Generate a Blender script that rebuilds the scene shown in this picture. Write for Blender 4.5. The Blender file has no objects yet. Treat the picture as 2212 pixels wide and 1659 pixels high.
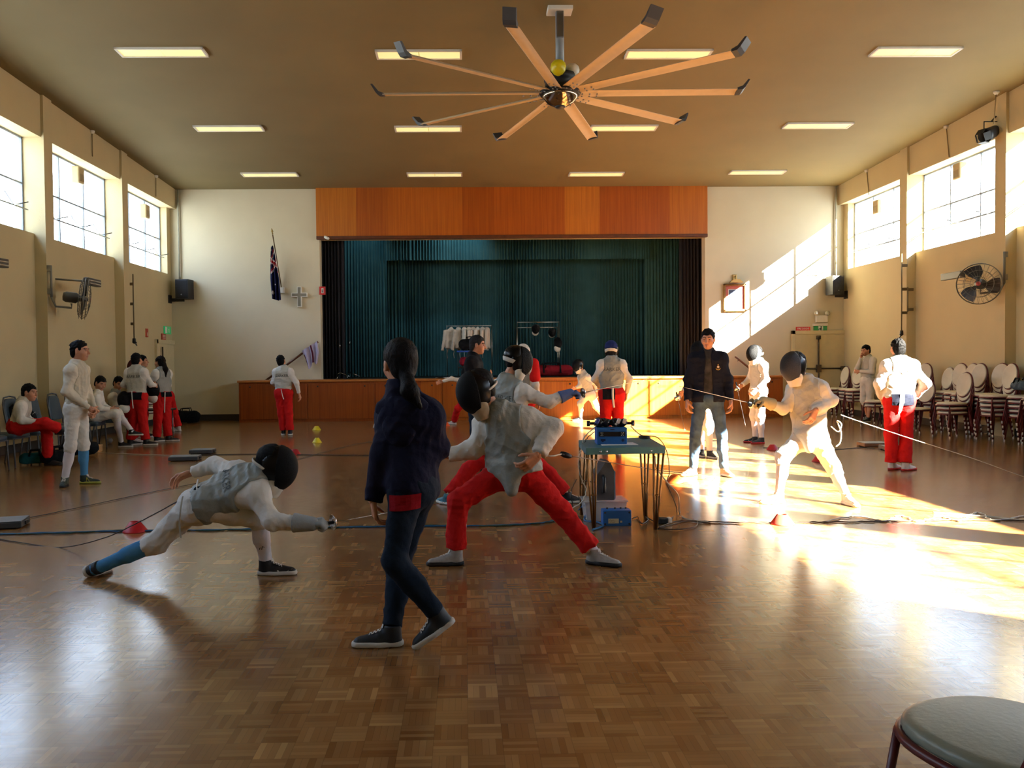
import bpy, bmesh, math, random
import numpy as np
from mathutils import Vector, Matrix
random.seed(7); RNG = np.random.RandomState(7)
C = bpy.context.scene.collection
PI = math.pi

# ------------------------------------------------------------------ helpers
def lin(c):
    return c / 12.92 if c <= .04045 else ((c + .055) / 1.055) ** 2.4
def hx(s):
    s = s.lstrip('#')
    return tuple(lin(int(s[i:i + 2], 16) / 255) for i in (0, 2, 4))

_mats = {}
def mat(name, col, rough=.6, metal=0., bump=0., bscale=60., vary=0., vscale=8., emit=0., spec=.5, coat=0., stretch=None):
    """procedural principled material: noise-varied base colour and noise bump"""
    key = (name,)
    if key in _mats: return _mats[key]
    if isinstance(col, str): col = hx(col)
    m = bpy.data.materials.new(name); m.use_nodes = True
    nt = m.node_tree; b = nt.nodes['Principled BSDF']
    b.inputs['Base Color'].default_value = (*col, 1)
    b.inputs['Roughness'].default_value = rough
    b.inputs['Metallic'].default_value = metal
    b.inputs['Specular IOR Level'].default_value = spec
    if coat: b.inputs['Coat Weight'].default_value = coat; b.inputs['Coat Roughness'].default_value = .08
    tc = nt.nodes.new('ShaderNodeTexCoord')
    src = tc.outputs['Object']
    if stretch:
        mp = nt.nodes.new('ShaderNodeMapping'); mp.inputs['Scale'].default_value = stretch
        nt.links.new(src, mp.inputs['Vector']); src = mp.outputs['Vector']
    if vary:
        n = nt.nodes.new('ShaderNodeTexNoise'); n.inputs['Scale'].default_value = vscale; n.inputs['Detail'].default_value = 4
        nt.links.new(src, n.inputs['Vector'])
        r = nt.nodes.new('ShaderNodeValToRGB')
        r.color_ramp.elements[0].position = .3; r.color_ramp.elements[1].position = .7
        r.color_ramp.elements[0].color = (*[max(0, c * (1 - vary)) for c in col], 1)
        r.color_ramp.elements[1].color = (*[min(1, c * (1 + vary)) for c in col], 1)
        nt.links.new(n.outputs['Fac'], r.inputs['Fac']); nt.links.new(r.outputs['Color'], b.inputs['Base Color'])
    if bump:
        n2 = nt.nodes.new('ShaderNodeTexNoise'); n2.inputs['Scale'].default_value = bscale; n2.inputs['Detail'].default_value = 3
        nt.links.new(src, n2.inputs['Vector'])
        bp = nt.nodes.new('ShaderNodeBump'); bp.inputs['Strength'].default_value = bump; bp.inputs['Distance'].default_value = .02
        nt.links.new(n2.outputs['Fac'], bp.inputs['Height']); nt.links.new(bp.outputs['Normal'], b.inputs['Normal'])
    if emit:
        b.inputs['Emission Color'].default_value = (*col, 1); b.inputs['Emission Strength'].default_value = emit
    _mats[key] = m
    return m
def cloth(col, rough=.9, bump=.35, bscale=22., vary=.06):
    return mat('cloth_' + str(col), col, rough, bump=bump, bscale=bscale, vary=vary, vscale=9., spec=.2)
def paint(col, rough=.4): return mat('paint_' + str(col) + str(rough), col, rough, vary=.04, vscale=12.)
def metal(col, rough=.35): return mat('metal_' + str(col), col, rough, metal=1., vary=.05)

def me_obj(name, verts, faces, m, parent=None, smooth=False, midx=None):
    me = bpy.data.meshes.new(name)
    me.from_pydata([tuple(map(float, v)) for v in verts], [], [tuple(map(int, f)) for f in faces]); me.update()
    for k in (m if isinstance(m, (list, tuple)) else [m]): me.materials.append(k)
    if smooth: me.polygons.foreach_set('use_smooth', [True] * len(me.polygons))
    if midx is not None: me.polygons.foreach_set('material_index', midx)
    o = bpy.data.objects.new(name, me); C.objects.link(o)
    if parent: o.parent = parent; o.matrix_parent_inverse = parent.matrix_world.inverted()
    return o

class MB:
    """collects shapes (world or local coordinates) for ONE mesh"""
    def __init__(s): s.v = []; s.f = []; s.sm = []; s.mi = []; s.cur = 0
    def add(s, vs, fs, smooth=False):
        b = len(s.v); s.v += [tuple(v) for v in vs]; s.f += [tuple(i + b for i in f) for f in fs]
        s.sm += [smooth] * len(fs); s.mi += [s.cur] * len(fs); return s
    def bm(s, bm, smooth=False):
        bm.verts.index_update()
        vs = [tuple(v.co) for v in bm.verts]; fs = [[v.index for v in f.verts] for f in bm.faces]
        bm.free(); return s.add(vs, fs, smooth)
    def box(s, lo, hi, bev=0., rot=None, seg=2):
        bm = bmesh.new(); bmesh.ops.create_cube(bm, size=1)
        c = (Vector(lo) + Vector(hi)) / 2; d = Vector(hi) - Vector(lo)
        bmesh.ops.scale(bm, vec=d, verts=bm.verts)
        if bev: bmesh.ops.bevel(bm, geom=bm.edges[:], offset=min(bev, min(abs(x) for x in d) * .45), segments=seg, affect='EDGES', profile=.5)
        if rot is not None: bmesh.ops.rotate(bm, cent=(0, 0, 0), matrix=rot, verts=bm.verts)
        bmesh.ops.translate(bm, vec=c, verts=bm.verts)
        return s.bm(bm, False)
    def tube(s, pts, r, n=8, close=False, caps=True):
        pts = [Vector(p) for p in pts]; N = len(pts)
        rs = r if isinstance(r, (list, tuple)) else [r] * N
        vs = []; fs = []; up = None
        for i, p in enumerate(pts):
            if close: t = pts[(i + 1) % N] - pts[i - 1]
            else: t = pts[min(i + 1, N - 1)] - pts[max(i - 1, 0)]
            if t.length < 1e-9: t = Vector((0, 0, 1))
            t.normalize()
            if up is None:
                up = t.orthogonal().normalized()
            else:
                up = (up - t * up.dot(t))
                up = up.normalized() if up.length > 1e-6 else t.orthogonal().normalized()
            w = t.cross(up)
            for k in range(n):
                a = 2 * PI * k / n
                vs.append(p + (up * math.cos(a) + w * math.sin(a)) * rs[i])
        M = N if close else N - 1
        for i in range(M):
            for k in range(n):
                a = i * n + k; b = i * n + (k + 1) % n; c = ((i + 1) % N) * n + (k + 1) % n; d = ((i + 1) % N) * n + k
                fs.append((a, b, c, d))
        s.add(vs, fs, True)
        if caps and not close:
            b0 = len(s.v) - len(vs)
            s.f.append(tuple(b0 + k for k in reversed(range(n)))); s.sm.append(False); s.mi.append(s.cur)
            s.f.append(tuple(b0 + (N - 1) * n + k for k in range(n))); s.sm.append(False); s.mi.append(s.cur)
        return s
    def lathe(s, prof, c=(0, 0, 0), n=24, axis='Z', smooth=True, scale=(1, 1)):
        vs = []; fs = []; P = len(prof)
        for (r, z) in prof:
            for k in range(n):
                a = 2 * PI * k / n; x, y = r * math.cos(a) * scale[0], r * math.sin(a) * scale[1]
                v = {'Z': (x, y, z), 'X': (z, x, y), 'Y': (x, z, y)}[axis]
                vs.append((v[0] + c[0], v[1] + c[1], v[2] + c[2]))
        for i in range(P - 1):
            for k in range(n):
                fs.append((i * n + k, i * n + (k + 1) % n, (i + 1) * n + (k + 1) % n, (i + 1) * n + k))
        fs.append(tuple(reversed(range(n)))); fs.append(tuple((P - 1) * n + k for k in range(n)))
        return s.add(vs, fs, smooth)
    def prism(s, poly, y0, y1, axis='Y'):
        n = len(poly); vs = []
        for y in (y0, y1):
            for (a, b) in poly:
                vs.append({'Y': (a, y, b), 'X': (y, a, b), 'Z': (a, b, y)}[axis])
        fs = [tuple(range(n)), tuple(reversed(range(n, 2 * n)))]
        for k in range(n): fs.append((k, (k + 1) % n + 0, n + (k + 1) % n, n + k)[::-1])
        return s.add(vs, fs)
    def sheet(s, rows, smooth=True):
        R = len(rows); K = len(rows[0]); vs = [p for r in rows for p in r]
        fs = [(i * K + k, i * K + k + 1, (i + 1) * K + k + 1, (i + 1) * K + k) for i in range(R - 1) for k in range(K - 1)]
        return s.add(vs, fs, smooth)
    def xf(s, M):
        s.v = [tuple(M @ Vector(v)) for v in s.v]; return s
    def build(s, name, m, parent=None):
        me = bpy.data.meshes.new(name); me.from_pydata(s.v, [], s.f); me.update()
        for k in (m if isinstance(m, (list, tuple)) else [m]): me.materials.append(k)
        me.polygons.foreach_set('use_smooth', s.sm); me.polygons.foreach_set('material_index', s.mi)
        bm = bmesh.new(); bm.from_mesh(me); bmesh.ops.recalc_face_normals(bm, faces=bm.faces); bm.to_mesh(me); bm.free()
        o = bpy.data.objects.new(name, me); C.objects.link(o)
        if parent: o.parent = parent; o.matrix_parent_inverse = Matrix.Translation(parent.location).inverted() if parent.type == 'EMPTY' and parent.rotation_euler.z == 0 else Matrix()
        return o

def local(o, parent):
    o.parent = parent; o.matrix_parent_inverse = Matrix(); return o
def tag(o, label, cat, group=None):
    o['label'] = label; o['category'] = cat
    if group: o['group'] = group
    return o
def thing(name, label, cat, loc=(0, 0, 0), rz=0., group=None):
    o = bpy.data.objects.new(name, None); C.objects.link(o)
    o.location = loc; o.rotation_euler = (0, 0, rz); o.empty_display_size = .1
    return tag(o, label, cat, group)
def struct(o): o['kind'] = 'structure'; return o
def copy_tree(o, parent=None):
    c = o.copy(); C.objects.link(c)
    if parent: c.parent = parent
    for ch in list(o.children): copy_tree(ch, c)
    return c

# ------------------------------------------------------------------ camera
W, H, F = 2212, 1659, 1800.
VPX, VPY, HC = 1003., 785., 1.40
ROLL, YAW = .0095, .020
cam = bpy.data.cameras.new('camera'); camo = bpy.data.objects.new('camera', cam); C.objects.link(camo)
cam.sensor_fit = 'HORIZONTAL'; cam.sensor_width = 36.; cam.lens = 36. * F / W
PITCH = math.atan((H / 2 - VPY) / F)
R = Matrix.Rotation(-YAW, 3, 'Z') @ Matrix.Rotation(PI / 2 - PITCH, 3, 'X') @ Matrix.Rotation(-ROLL, 3, 'Z')
def _vp(R):
    d = R.transposed() @ Vector((0, 1, 0))
    return W / 2 + F * d.x / -d.z, H / 2 - F * d.y / -d.z
_x, _y = _vp(R)
SX, SY = (_x - VPX), (_y - VPY)          # pixels the image must move left / up
cam.shift_x = SX / W; cam.shift_y = -SY / W
camo.matrix_world = Matrix.Translation((0, 0, HC)) @ R.to_4x4()
cam.clip_start = .05; cam.clip_end = 300
bpy.context.scene.camera = camo
CAMP = Vector((0, 0, HC))
def ray(px, py):
    d = Vector(((px + SX - W / 2) / F, -(py + SY - H / 2) / F, -1.))
    return R @ d
def at(px, py, Y):
    d = ray(px, py); return CAMP + d * (Y / d.y)
def floor(px, py, z=0.):
    d = ray(px, py); return CAMP + d * ((z - HC) / d.z)
def atX(px, py, X):
    d = ray(px, py); return CAMP + d * (X / d.x)
def proj(p):
    d = R.transposed() @ (Vector(p) - CAMP)
    return (W / 2 + F * d.x / -d.z - SX, H / 2 - F * d.y / -d.z - SY)
# ------------------------------------------------------------------ setting
YB, YF = 21.4, -5.0
XL, XR = -7.43, 9.82           # wall faces under the windows
PL, PR = -7.23, 9.62           # pilaster faces
BL, BR = -7.28, 9.67           # beam faces
GL, GR = -7.62, 10.01          # glass planes
SILL, BEAM = 3.72, 5.38
BAYS = [-1.85 + 3.3 * i for i in range(8)]   # near faces of the pilasters; the last is the corner
PW = .30
def zc(Y): return 5.875 + .034 * (YB - Y)

def node_floor():
    m = bpy.data.materials.new('parquet'); m.use_nodes = True; nt = m.node_tree; b = nt.nodes['Principled BSDF']
    N = nt.nodes.new; L = nt.links.new
    def mth(op, a, b=None, c=None):
        n = N('ShaderNodeMath'); n.operation = op
        for i, v in enumerate((a, b, c)):
            if v is None: continue
            if isinstance(v, (int, float)): n.inputs[i].default_value = v
            else: L(v, n.inputs[i])
        return n.outputs[0]
    tc = N('ShaderNodeTexCoord'); sp = N('ShaderNodeSeparateXYZ'); L(tc.outputs['Object'], sp.inputs[0])
    S = .128
    u = mth('DIVIDE', sp.outputs[0], S); v = mth('DIVIDE', sp.outputs[1], S)
    cu, cv = mth('FLOOR', u), mth('FLOOR', v); fu, fv = mth('FRACT', u), mth('FRACT', v)
    par = mth('MODULO', mth('ABSOLUTE', mth('ADD', cu, cv)), 2)
    a = mth('ADD', mth('MULTIPLY', fu, par), mth('MULTIPLY', fv, mth('SUBTRACT', 1, par)))
    s5 = mth('MULTIPLY', a, 5); si = mth('FLOOR', s5); sf = mth('FRACT', s5)
    cb = N('ShaderNodeCombineXYZ'); L(cu, cb.inputs[0]); L(cv, cb.inputs[1]); L(si, cb.inputs[2])
    wn = N('ShaderNodeTexWhiteNoise'); L(cb.outputs[0], wn.inputs['Vector'])
    cb2 = N('ShaderNodeCombineXYZ'); L(cu, cb2.inputs[0]); L(cv, cb2.inputs[1])
    wn2 = N('ShaderNodeTexWhiteNoise'); L(cb2.outputs[0], wn2.inputs['Vector'])
    ns = N('ShaderNodeTexNoise'); ns.inputs['Scale'].default_value = 1.1; L(tc.outputs['Object'], ns.inputs['Vector'])
    f = mth('ADD', mth('ADD', mth('MULTIPLY', wn.outputs['Value'], .50), mth('MULTIPLY', wn2.outputs['Value'], .37)), mth('MULTIPLY', mth('SUBTRACT', ns.outputs['Fac'], .4), .5))
    r = N('ShaderNodeValToRGB'); e = r.color_ramp.elements
    e[0].position = .05; e[0].color = (*hx('#75481f'), 1); e[1].position = .95; e[1].color = (*hx('#b08450'), 1)
    for p, c in ((.2, '#80522a'), (.5, '#8d6236'), (.75, '#986e3f')):
        k = e.new(p); k.color = (*hx(c), 1)
    L(f, r.inputs['Fac'])
    # joints
    g1 = mth('LESS_THAN', mth('ABSOLUTE', mth('SUBTRACT', sf, .5)), .465)
    ed = mth('MULTIPLY', mth('LESS_THAN', mth('ABSOLUTE', mth('SUBTRACT', fu, .5)), .49), mth('LESS_THAN', mth('ABSOLUTE', mth('SUBTRACT', fv, .5)), .49))
    g = mth('MULTIPLY', g1, ed)
    mx = N('ShaderNodeMix'); mx.data_type = 'RGBA'; mx.blend_type = 'MULTIPLY'
    L(mth('MULTIPLY', mth('SUBTRACT', 1, g), .30), mx.inputs[0]); L(r.outputs[0], mx.inputs[6]); mx.inputs[7].default_value = (.1, .06, .03, 1)
    L(mx.outputs[2], b.inputs['Base Color'])
    n3 = N('ShaderNodeTexNoise'); n3.inputs['Scale'].default_value = 14.; L(tc.outputs['Object'], n3.inputs['Vector'])
    L(mth('ADD', .17, mth('MULTIPLY', n3.outputs['Fac'], .09)), b.inputs['Roughness'])
    b.inputs['Coat Weight'].default_value = .3; b.inputs['Coat Roughness'].default_value = .16
    # boards are slightly cupped: streaky reflections
    n4 = N('ShaderNodeTexNoise'); n4.inputs['Scale'].default_value = 9.; n4.inputs['Detail'].default_value = 2; L(tc.outputs['Object'], n4.inputs['Vector'])
    h = mth('ADD', mth('MULTIPLY', n4.outputs['Fac'], .6), mth('MULTIPLY', g, .08))
    bp = N('ShaderNodeBump'); bp.inputs['Strength'].default_value = .11; bp.inputs['Distance'].default_value = .012
    L(h, bp.inputs['Height']); L(bp.outputs[0], b.inputs['Normal'])
    b.inputs['Specular IOR Level'].default_value = .5
    return m

M_wall = mat('wall_paint', '#c8b88f', .7, bump=.12, bscale=90., vary=.03, vscale=1.5, spec=.3)
M_wallb = mat('wall_paint_back', '#d3caad', .7, bump=.12, bscale=90., vary=.03, vscale=1.5, spec=.3)
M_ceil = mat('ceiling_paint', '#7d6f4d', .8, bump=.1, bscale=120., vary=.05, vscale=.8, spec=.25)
M_frame = mat('window_frame_paint', '#8d99a8', .45, vary=.05)
M_black = mat('matt_black', '#0b0b0c', .55, vary=.1)
M_dkgrey = mat('dark_grey', '#2c2d30', .5, vary=.08)
M_white = mat('white_paint', '#e6e2d6', .5, vary=.03)
M_steel = metal('#8a8d90', .35)
M_chrome = metal('#c8c8c8', .15)

b = MB(); b.box((XL - 1, YF - .5, -.2), (XR + 1, YB + .3, 0)); struct(b.build('floor', node_floor()))
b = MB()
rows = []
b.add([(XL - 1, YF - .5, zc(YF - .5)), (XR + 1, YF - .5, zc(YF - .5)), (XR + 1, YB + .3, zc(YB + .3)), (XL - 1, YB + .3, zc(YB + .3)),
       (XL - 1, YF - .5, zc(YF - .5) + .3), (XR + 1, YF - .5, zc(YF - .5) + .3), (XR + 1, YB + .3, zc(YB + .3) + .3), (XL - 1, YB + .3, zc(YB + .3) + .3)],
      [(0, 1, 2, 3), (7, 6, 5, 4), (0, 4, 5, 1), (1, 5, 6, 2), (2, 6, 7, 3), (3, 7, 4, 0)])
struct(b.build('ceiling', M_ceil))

def side_wall(name, s, X, P, B, G):
    """s = +1: wall to the right.  lower wall, beam, pilasters with window reveals"""
    b = MB(); o = G + s * .12
    def bx(x0, x1, y0, y1, z0, z1): b.box((min(x0, x1), y0, z0), (max(x0, x1), y1, z1))
    bx(X, o, YF, BAYS[-1] - .10, 0, SILL)
    bx(B, o, YF, BAYS[-1] - .10, BEAM, 6.95)
    for y in BAYS[:-1]: bx(P, o, y, y + PW, 0, 6.9)
    bx(X, o, YF, BAYS[0], SILL, BEAM)
    bx(X, o, BAYS[-1] - .10, YB + .3, 0, BEAM); bx(B, o, BAYS[-1] - .10, YB + .3, BEAM, 6.95)
    if s < 0: bx(X, o, BAYS[0] + PW, BAYS[1], SILL, BEAM)
    # window sill moulding keeps flush with the wall; small nib under the beam at every pilaster
    return struct(b.build(name, M_wall))
side_wall('wall_left', -1, XL, PL, BL, GL)
side_wall('wall_right', 1, XR, PR, BR, GR)
b = MB(); b.box((XL - .6, YF - .3, 0), (XR + .6, YF, 7)); struct(b.build('wall_rear', M_wall))

# glass and window frames
mg = bpy.data.materials.new('window_glass'); mg.use_nodes = True; nt = mg.node_tree
for n in list(nt.nodes): nt.nodes.remove(n)
o_ = nt.nodes.new('ShaderNodeOutputMaterial'); mx = nt.nodes.new('ShaderNodeMixShader'); tr = nt.nodes.new('ShaderNodeBsdfTransparent'); gl = nt.nodes.new('ShaderNodeBsdfGlossy'); gl.inputs['Roughness'].default_value = .02
mx.inputs[0].default_value = .06; tr.inputs[0].default_value = (.97, .98, .98, 1)
nt.links.new(tr.outputs[0], mx.inputs[1]); nt.links.new(gl.outputs[0], mx.inputs[2]); nt.links.new(mx.outputs[0], o_.inputs[0])

wn = 0
for s, G in ((-1, GL), (1, GR)):
    for i in range(7):
        y0, y1 = BAYS[i] + PW, BAYS[i + 1]
        if s < 0 and i < 1: continue
        if i == 6: y1 -= .10
        wn += 1
        b = MB()
        def bar(y0, y1, z0, z1, t=.05): b.box((G - t / 2, y0, z0), (G + t / 2, y1, z1), .006)
        w = .035
        bar(y0, y0 + w, SILL, BEAM); bar(y1 - w, y1, SILL, BEAM); bar(y0, y1, SILL, SILL + w); bar(y0, y1, BEAM - w, BEAM)
        zt = SILL + .86
        bar(y0, y1, zt - .016, zt + .016)
        n = 3
        for k in range(1, n):
            yy = y0 + (y1 - y0) * k / n
            bar(yy - .016, yy + .016, SILL, BEAM)
        bar(y0, y1, SILL + .44, SILL + .455, .03)
        fr = struct(b.build(f'window_{wn}', M_frame))
        g = MB(); g.box((G - .004, y0, SILL), (G + .004, y1, BEAM)); g.build('pane', mg, fr)
        if i >= 4:      # opening gear: push bar and stays
            h = MB(); xi = G - s * .12
            h.tube([(xi, y0 + .3, SILL + .40), (xi, y1 - .05, SILL + .40)], .012, 6)
            for k in range(3):
                yy = y0 + .5 + k * .95
                h.tube([(G - s * .02, yy, SILL + .62), (xi, yy + .1, SILL + .40), (G - s * .38, yy + .06, SILL + .44)], .010, 6)
            h.build('window_stay', M_steel, fr)

# back wall with the stage opening
OX0, OX1, OZ0, OZ1 = -3.66, 6.22, 1.03, 4.60
b = MB()
b.box((XL - .3, YB, 0), (OX0, YB + .3, 7)); b.box((OX1, YB, 0), (XR + .3, YB + .3, 7))
b.box((OX0, YB, OZ1), (OX1, YB + .3, 7)); b.box((OX0, YB, 0), (OX1, YB + .3, OZ0 - .02))
struct(b.build('wall_back', M_wallb))
M_skirt = mat('skirting_dark', '#2a2a27', .5, vary=.1)
b = MB(); b.box((XL, YB - .02, 0), (-5.6, YB, .16), .004); struct(b.build('baseboard_back', M_skirt))
b = MB(); b.box((XL, -3, 0), (XL + .018, YB - .05, .14), .004); struct(b.build('baseboard_left', M_skirt))
b = MB(); b.box((XR - .018, -3, 0), (XR, YB - .05, .14), .004); struct(b.build('baseboard_right', M_skirt))

# veneer fascia above the opening
def node_veneer(name, c1, c2, strips, sheen=.35, xs=1.):
    m = bpy.data.materials.new(name); m.use_nodes = True; nt = m.node_tree; b = nt.nodes['Principled BSDF']; L = nt.links.new
    tc = nt.nodes.new('ShaderNodeTexCoord'); sp = nt.nodes.new('ShaderNodeSeparateXYZ'); L(tc.outputs['Object'], sp.inputs[0])
    mr = nt.nodes.new('ShaderNodeMapRange'); mr.inputs[1].default_value = strips[0]; mr.inputs[2].default_value = strips[1]; L(sp.outputs[0], mr.inputs[0])
    r = nt.nodes.new('ShaderNodeValToRGB'); r.color_ramp.interpolation = 'CONSTANT'; e = r.color_ramp.elements
    e[0].color = (*hx(strips[2][0][1]), 1); e[0].position = 0
    e[1].color = (*hx(strips[2][1][1]), 1); e[1].position = strips[2][1][0]
    for p, c in strips[2][2:]:
        k = e.new(p); k.color = (*hx(c), 1)
    L(mr.outputs[0], r.inputs['Fac'])
    mp = nt.nodes.new('ShaderNodeMapping'); mp.inputs['Scale'].default_value = (14 * xs, 14, .35); L(tc.outputs['Object'], mp.inputs[0])
    n = nt.nodes.new('ShaderNodeTexNoise'); n.inputs['Scale'].default_value = 2.5; n.inputs['Detail'].default_value = 5; L(mp.outputs[0], n.inputs['Vector'])
    mx = nt.nodes.new('ShaderNodeMix'); mx.data_type = 'RGBA'; mx.blend_type = 'MULTIPLY'
    rr = nt.nodes.new('ShaderNodeValToRGB'); rr.color_ramp.elements[0].position = .3; rr.color_ramp.elements[0].color = (*hx(c1), 1); rr.color_ramp.elements[1].position = .7; rr.color_ramp.elements[1].color = (*hx(c2), 1)
    L(n.outputs['Fac'], rr.inputs['Fac']); mx.inputs[0].default_value = .8
    L(r.outputs[0], mx.inputs[6]); L(rr.outputs[0], mx.inputs[7]); L(mx.outputs[2], b.inputs['Base Color'])
    b.inputs['Roughness'].default_value = sheen
    return m
M_fascia = node_veneer('fascia_veneer', '#d9b98a', '#fff0d8', (-3.72, 6.26, [(0, '#c27a25'), (.10, '#ad5f18'), (.18, '#bb6a1b'), (.37, '#a8580f'), (.45, '#b05f16'), (.63, '#c67c26'), (.72, '#a95a12'), (.9, '#b9701e')]))
b = MB(); b.box((-3.72, YB - .10, 4.66), (6.26, YB, 6.6)); fa = struct(b.build('trim_1', M_fascia))
M_wdark = mat('dark_timber', '#5a2c10', .4, vary=.2, stretch=(1, 1, 1))
b = MB(); b.box((-3.72, YB - .12, 4.58), (6.26, YB + .02, 4.66), .005); struct(b.build('trim_2', M_wdark))

# stage apron
SF = 20.5; SZ = 1.03
M_stage = node_veneer('stage_veneer', '#cfa878', '#ffefd6', (-5.53, 7.9, [(0, '#8f4a17'), (.12, '#9a511a'), (.33, '#b0651f'), (.42, '#b97326'), (.6, '#c07c2a'), (.7, '#c38030'), (.87, '#b06a28'), (.95, '#a35d24')]), .3)
M_stfl = mat('stage_floor_black', '#141210', .4, vary=.2)
b = MB(); b.box((-5.53, SF + .02, 0), (7.9, YB, SZ - .03)); stg = struct(b.build('stage_front', M_stage))
b = MB(); b.box((-5.56, SF - .02, SZ - .05), (7.92, YB, SZ), .008); b.build('stage_edge', M_wdark if False else mat('stage_edge_timber', '#b06c2c', .35, vary=.1), stg)
b = MB(); b.box((-5.53, SF + .03, 0), (7.9, SF + .06, .06)); b.build('kick_strip', M_black, stg)
xs = [-5.5, -3.85, -2.2, -.55, 1.2, 2.85, 4.55, 6.2, 7.87]
for a, c in zip(xs, xs[1:]):
    b = MB(); b.box((a + .02, SF, .07), (c - .02, SF + .025, SZ - .10), .004); b.build('access_panel', M_stage, stg)
    for q in (a + .25, c - .25):
        k = MB(); k.lathe([(.0, 0), (.02, 0), (.018, -.012), (0, -.014)], (q, SF - .001, SZ - .16), 10, 'Y'); k.build('finger_hole', M_black, stg)
# stage house
M_sh = mat('stage_house_black', '#0c0d0d', .8, vary=.1)
b = MB()
b.box((-6, YB + .3, SZ - .1), (8.6, 26, SZ)); struct(b.build('stage_floor', M_stfl))
b = MB(); b.box((-6.1, YB + .3, 0), (-6, 26, 6.6)); b.box((8.6, YB + .3, 0), (8.7, 26, 6.6)); b.box((-6, 26, 0), (8.6, 26.1, 6.6)); b.box((-6, YB + .3, 6.5), (8.6, 26, 6.6))
struct(b.build('stage_wall', M_sh))
M_teal = mat('teal_curtain', '#2c5358', .85, bump=.2, bscale=40., vary=.12, vscale=3., spec=.2)
M_leg = mat('black_curtain', '#12131a', .9, bump=.2, bscale=40., vary=.1)
def drape(name, x0, x1, Y, z0, z1, m, label, cat='curtain', per=.085, amp=.05, seed=1, hem=.0):
    r = np.random.RandomState(seed); n = int((x1 - x0) / .014); xs = np.linspace(x0, x1, n)
    ph = np.cumsum(r.normal(1, .35, n)) * (2 * PI * .014 / per); am = amp * (.55 + .45 * np.sin(xs * 3.1 + seed) * np.sin(xs * 1.3))
    ph2 = xs * 7.3 + seed
    rows = []
    for j in range(12):
        t = j / 11; z = z1 + (z0 - z1) * t
        k = .75 + .45 * t
        rows.append([(x, Y + am[i] * k * math.sin(ph[i] + .25 * math.sin(ph2[i]) * t * 2) + .02 * math.sin(ph2[i] * .7 + t), z + (hem * math.sin(ph[i]) if j == 11 else 0)) for i, x in enumerate(xs)])
    b = MB(); b.sheet(rows); o = b.build(name, m); o['structure_note'] = 0; del o['structure_note']
    return tag(o, label, cat)
drape('stage_curtain', -2.6, 5.6, 24.4, SZ + .01, 6.0, M_teal, 'wide teal pleated backdrop curtain across the rear of the stage', seed=3)
drape('stage_curtain', -3.55, -2.15, 23.6, SZ + .01, 6.0, M_teal, 'tall teal side curtain at the flag side of the stage', seed=5)
drape('stage_curtain', 5.15, 6.55, 23.6, SZ + .01, 6.0, M_teal, 'tall teal side curtain at the portrait side of the stage', seed=8)
drape('stage_valance', -2.2, 5.2, 23.3, 4.28, 6.0, M_teal, 'short teal pleated valance hanging across the top of the stage', 'valance', seed=9)
drape('black_curtain', -4.4, -3.12, 22.0, SZ + .01, 6.0, M_leg, 'black leg curtain beside the red fire sign at the stage opening', seed=12)
drape('black_curtain', 5.72, 6.9, 22.0, SZ + .01, 6.0, M_leg, 'black leg curtain at the sunlit end of the stage opening', seed=14)

# doors
M_door = mat('door_cream', '#cdbf97', .5, vary=.04)
def cornerdoor():
    d = at(1716, 722, YB); e = at(1823, 722, YB)
    b = MB(); b.box((d.x, YB - .05, 0), (e.x, YB, d.z), .004)
    o = struct(b.build('door_1', M_door))
    b = MB(); cx = (d.x + e.x) / 2 - .05
    b.box((d.x - .09, YB - .07, 0), (d.x, YB, d.z + .09), .004); b.box((d.x - .09, YB - .07, d.z), (e.x, YB, d.z + .09), .004); b.build('door_frame', M_door, o)
    b = MB(); b.tube([(cx, YB - .09, .15), (cx, YB - .09, d.z - .1)], .022, 8)
    z = at(1770, 796, YB).z
    b.box((cx - .06, YB - .13, z - .1), (cx + .06, YB - .05, z + .1), .01); b.box((cx - .05, YB - .12, d.z - .14), (cx + .05, YB - .05, d.z - .04), .01)
    b.tube([(cx - .75, YB - .1, z), (cx + .62, YB - .1, z)], .02, 8); b.box((cx + .58, YB - .13, z - .06), (cx + .68, YB - .05, z + .06), .01)
    b.build('panic_bar', mat('bronze_bar', '#3a2c1c', .4, vary=.1), o)
cornerdoor()
def leftdoor():
    a = atX(337, 742, XL); c = atX(373, 742, XL)
    b = MB(); b.box((XL - .01, a.y, 0), (XL + .04, c.y, a.z), .004); o = struct(b.build('door_2', M_door))
    b = MB(); b.box((XL, a.y - .1, 0), (XL + .06, a.y, a.z + .1), .004); b.box((XL, a.y - .1, a.z), (XL + .06, c.y + .05, a.z + .1), .004); b.build('door_frame', M_door, o)
    b = MB(); b.tube([(XL + .09, a.y + .18, .2), (XL + .09, a.y + .18, a.z - .08)], .02, 8); b.build('panic_bar', mat('bronze_bar', '#3a2c1c', .4, vary=.1), o)
leftdoor()
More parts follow.
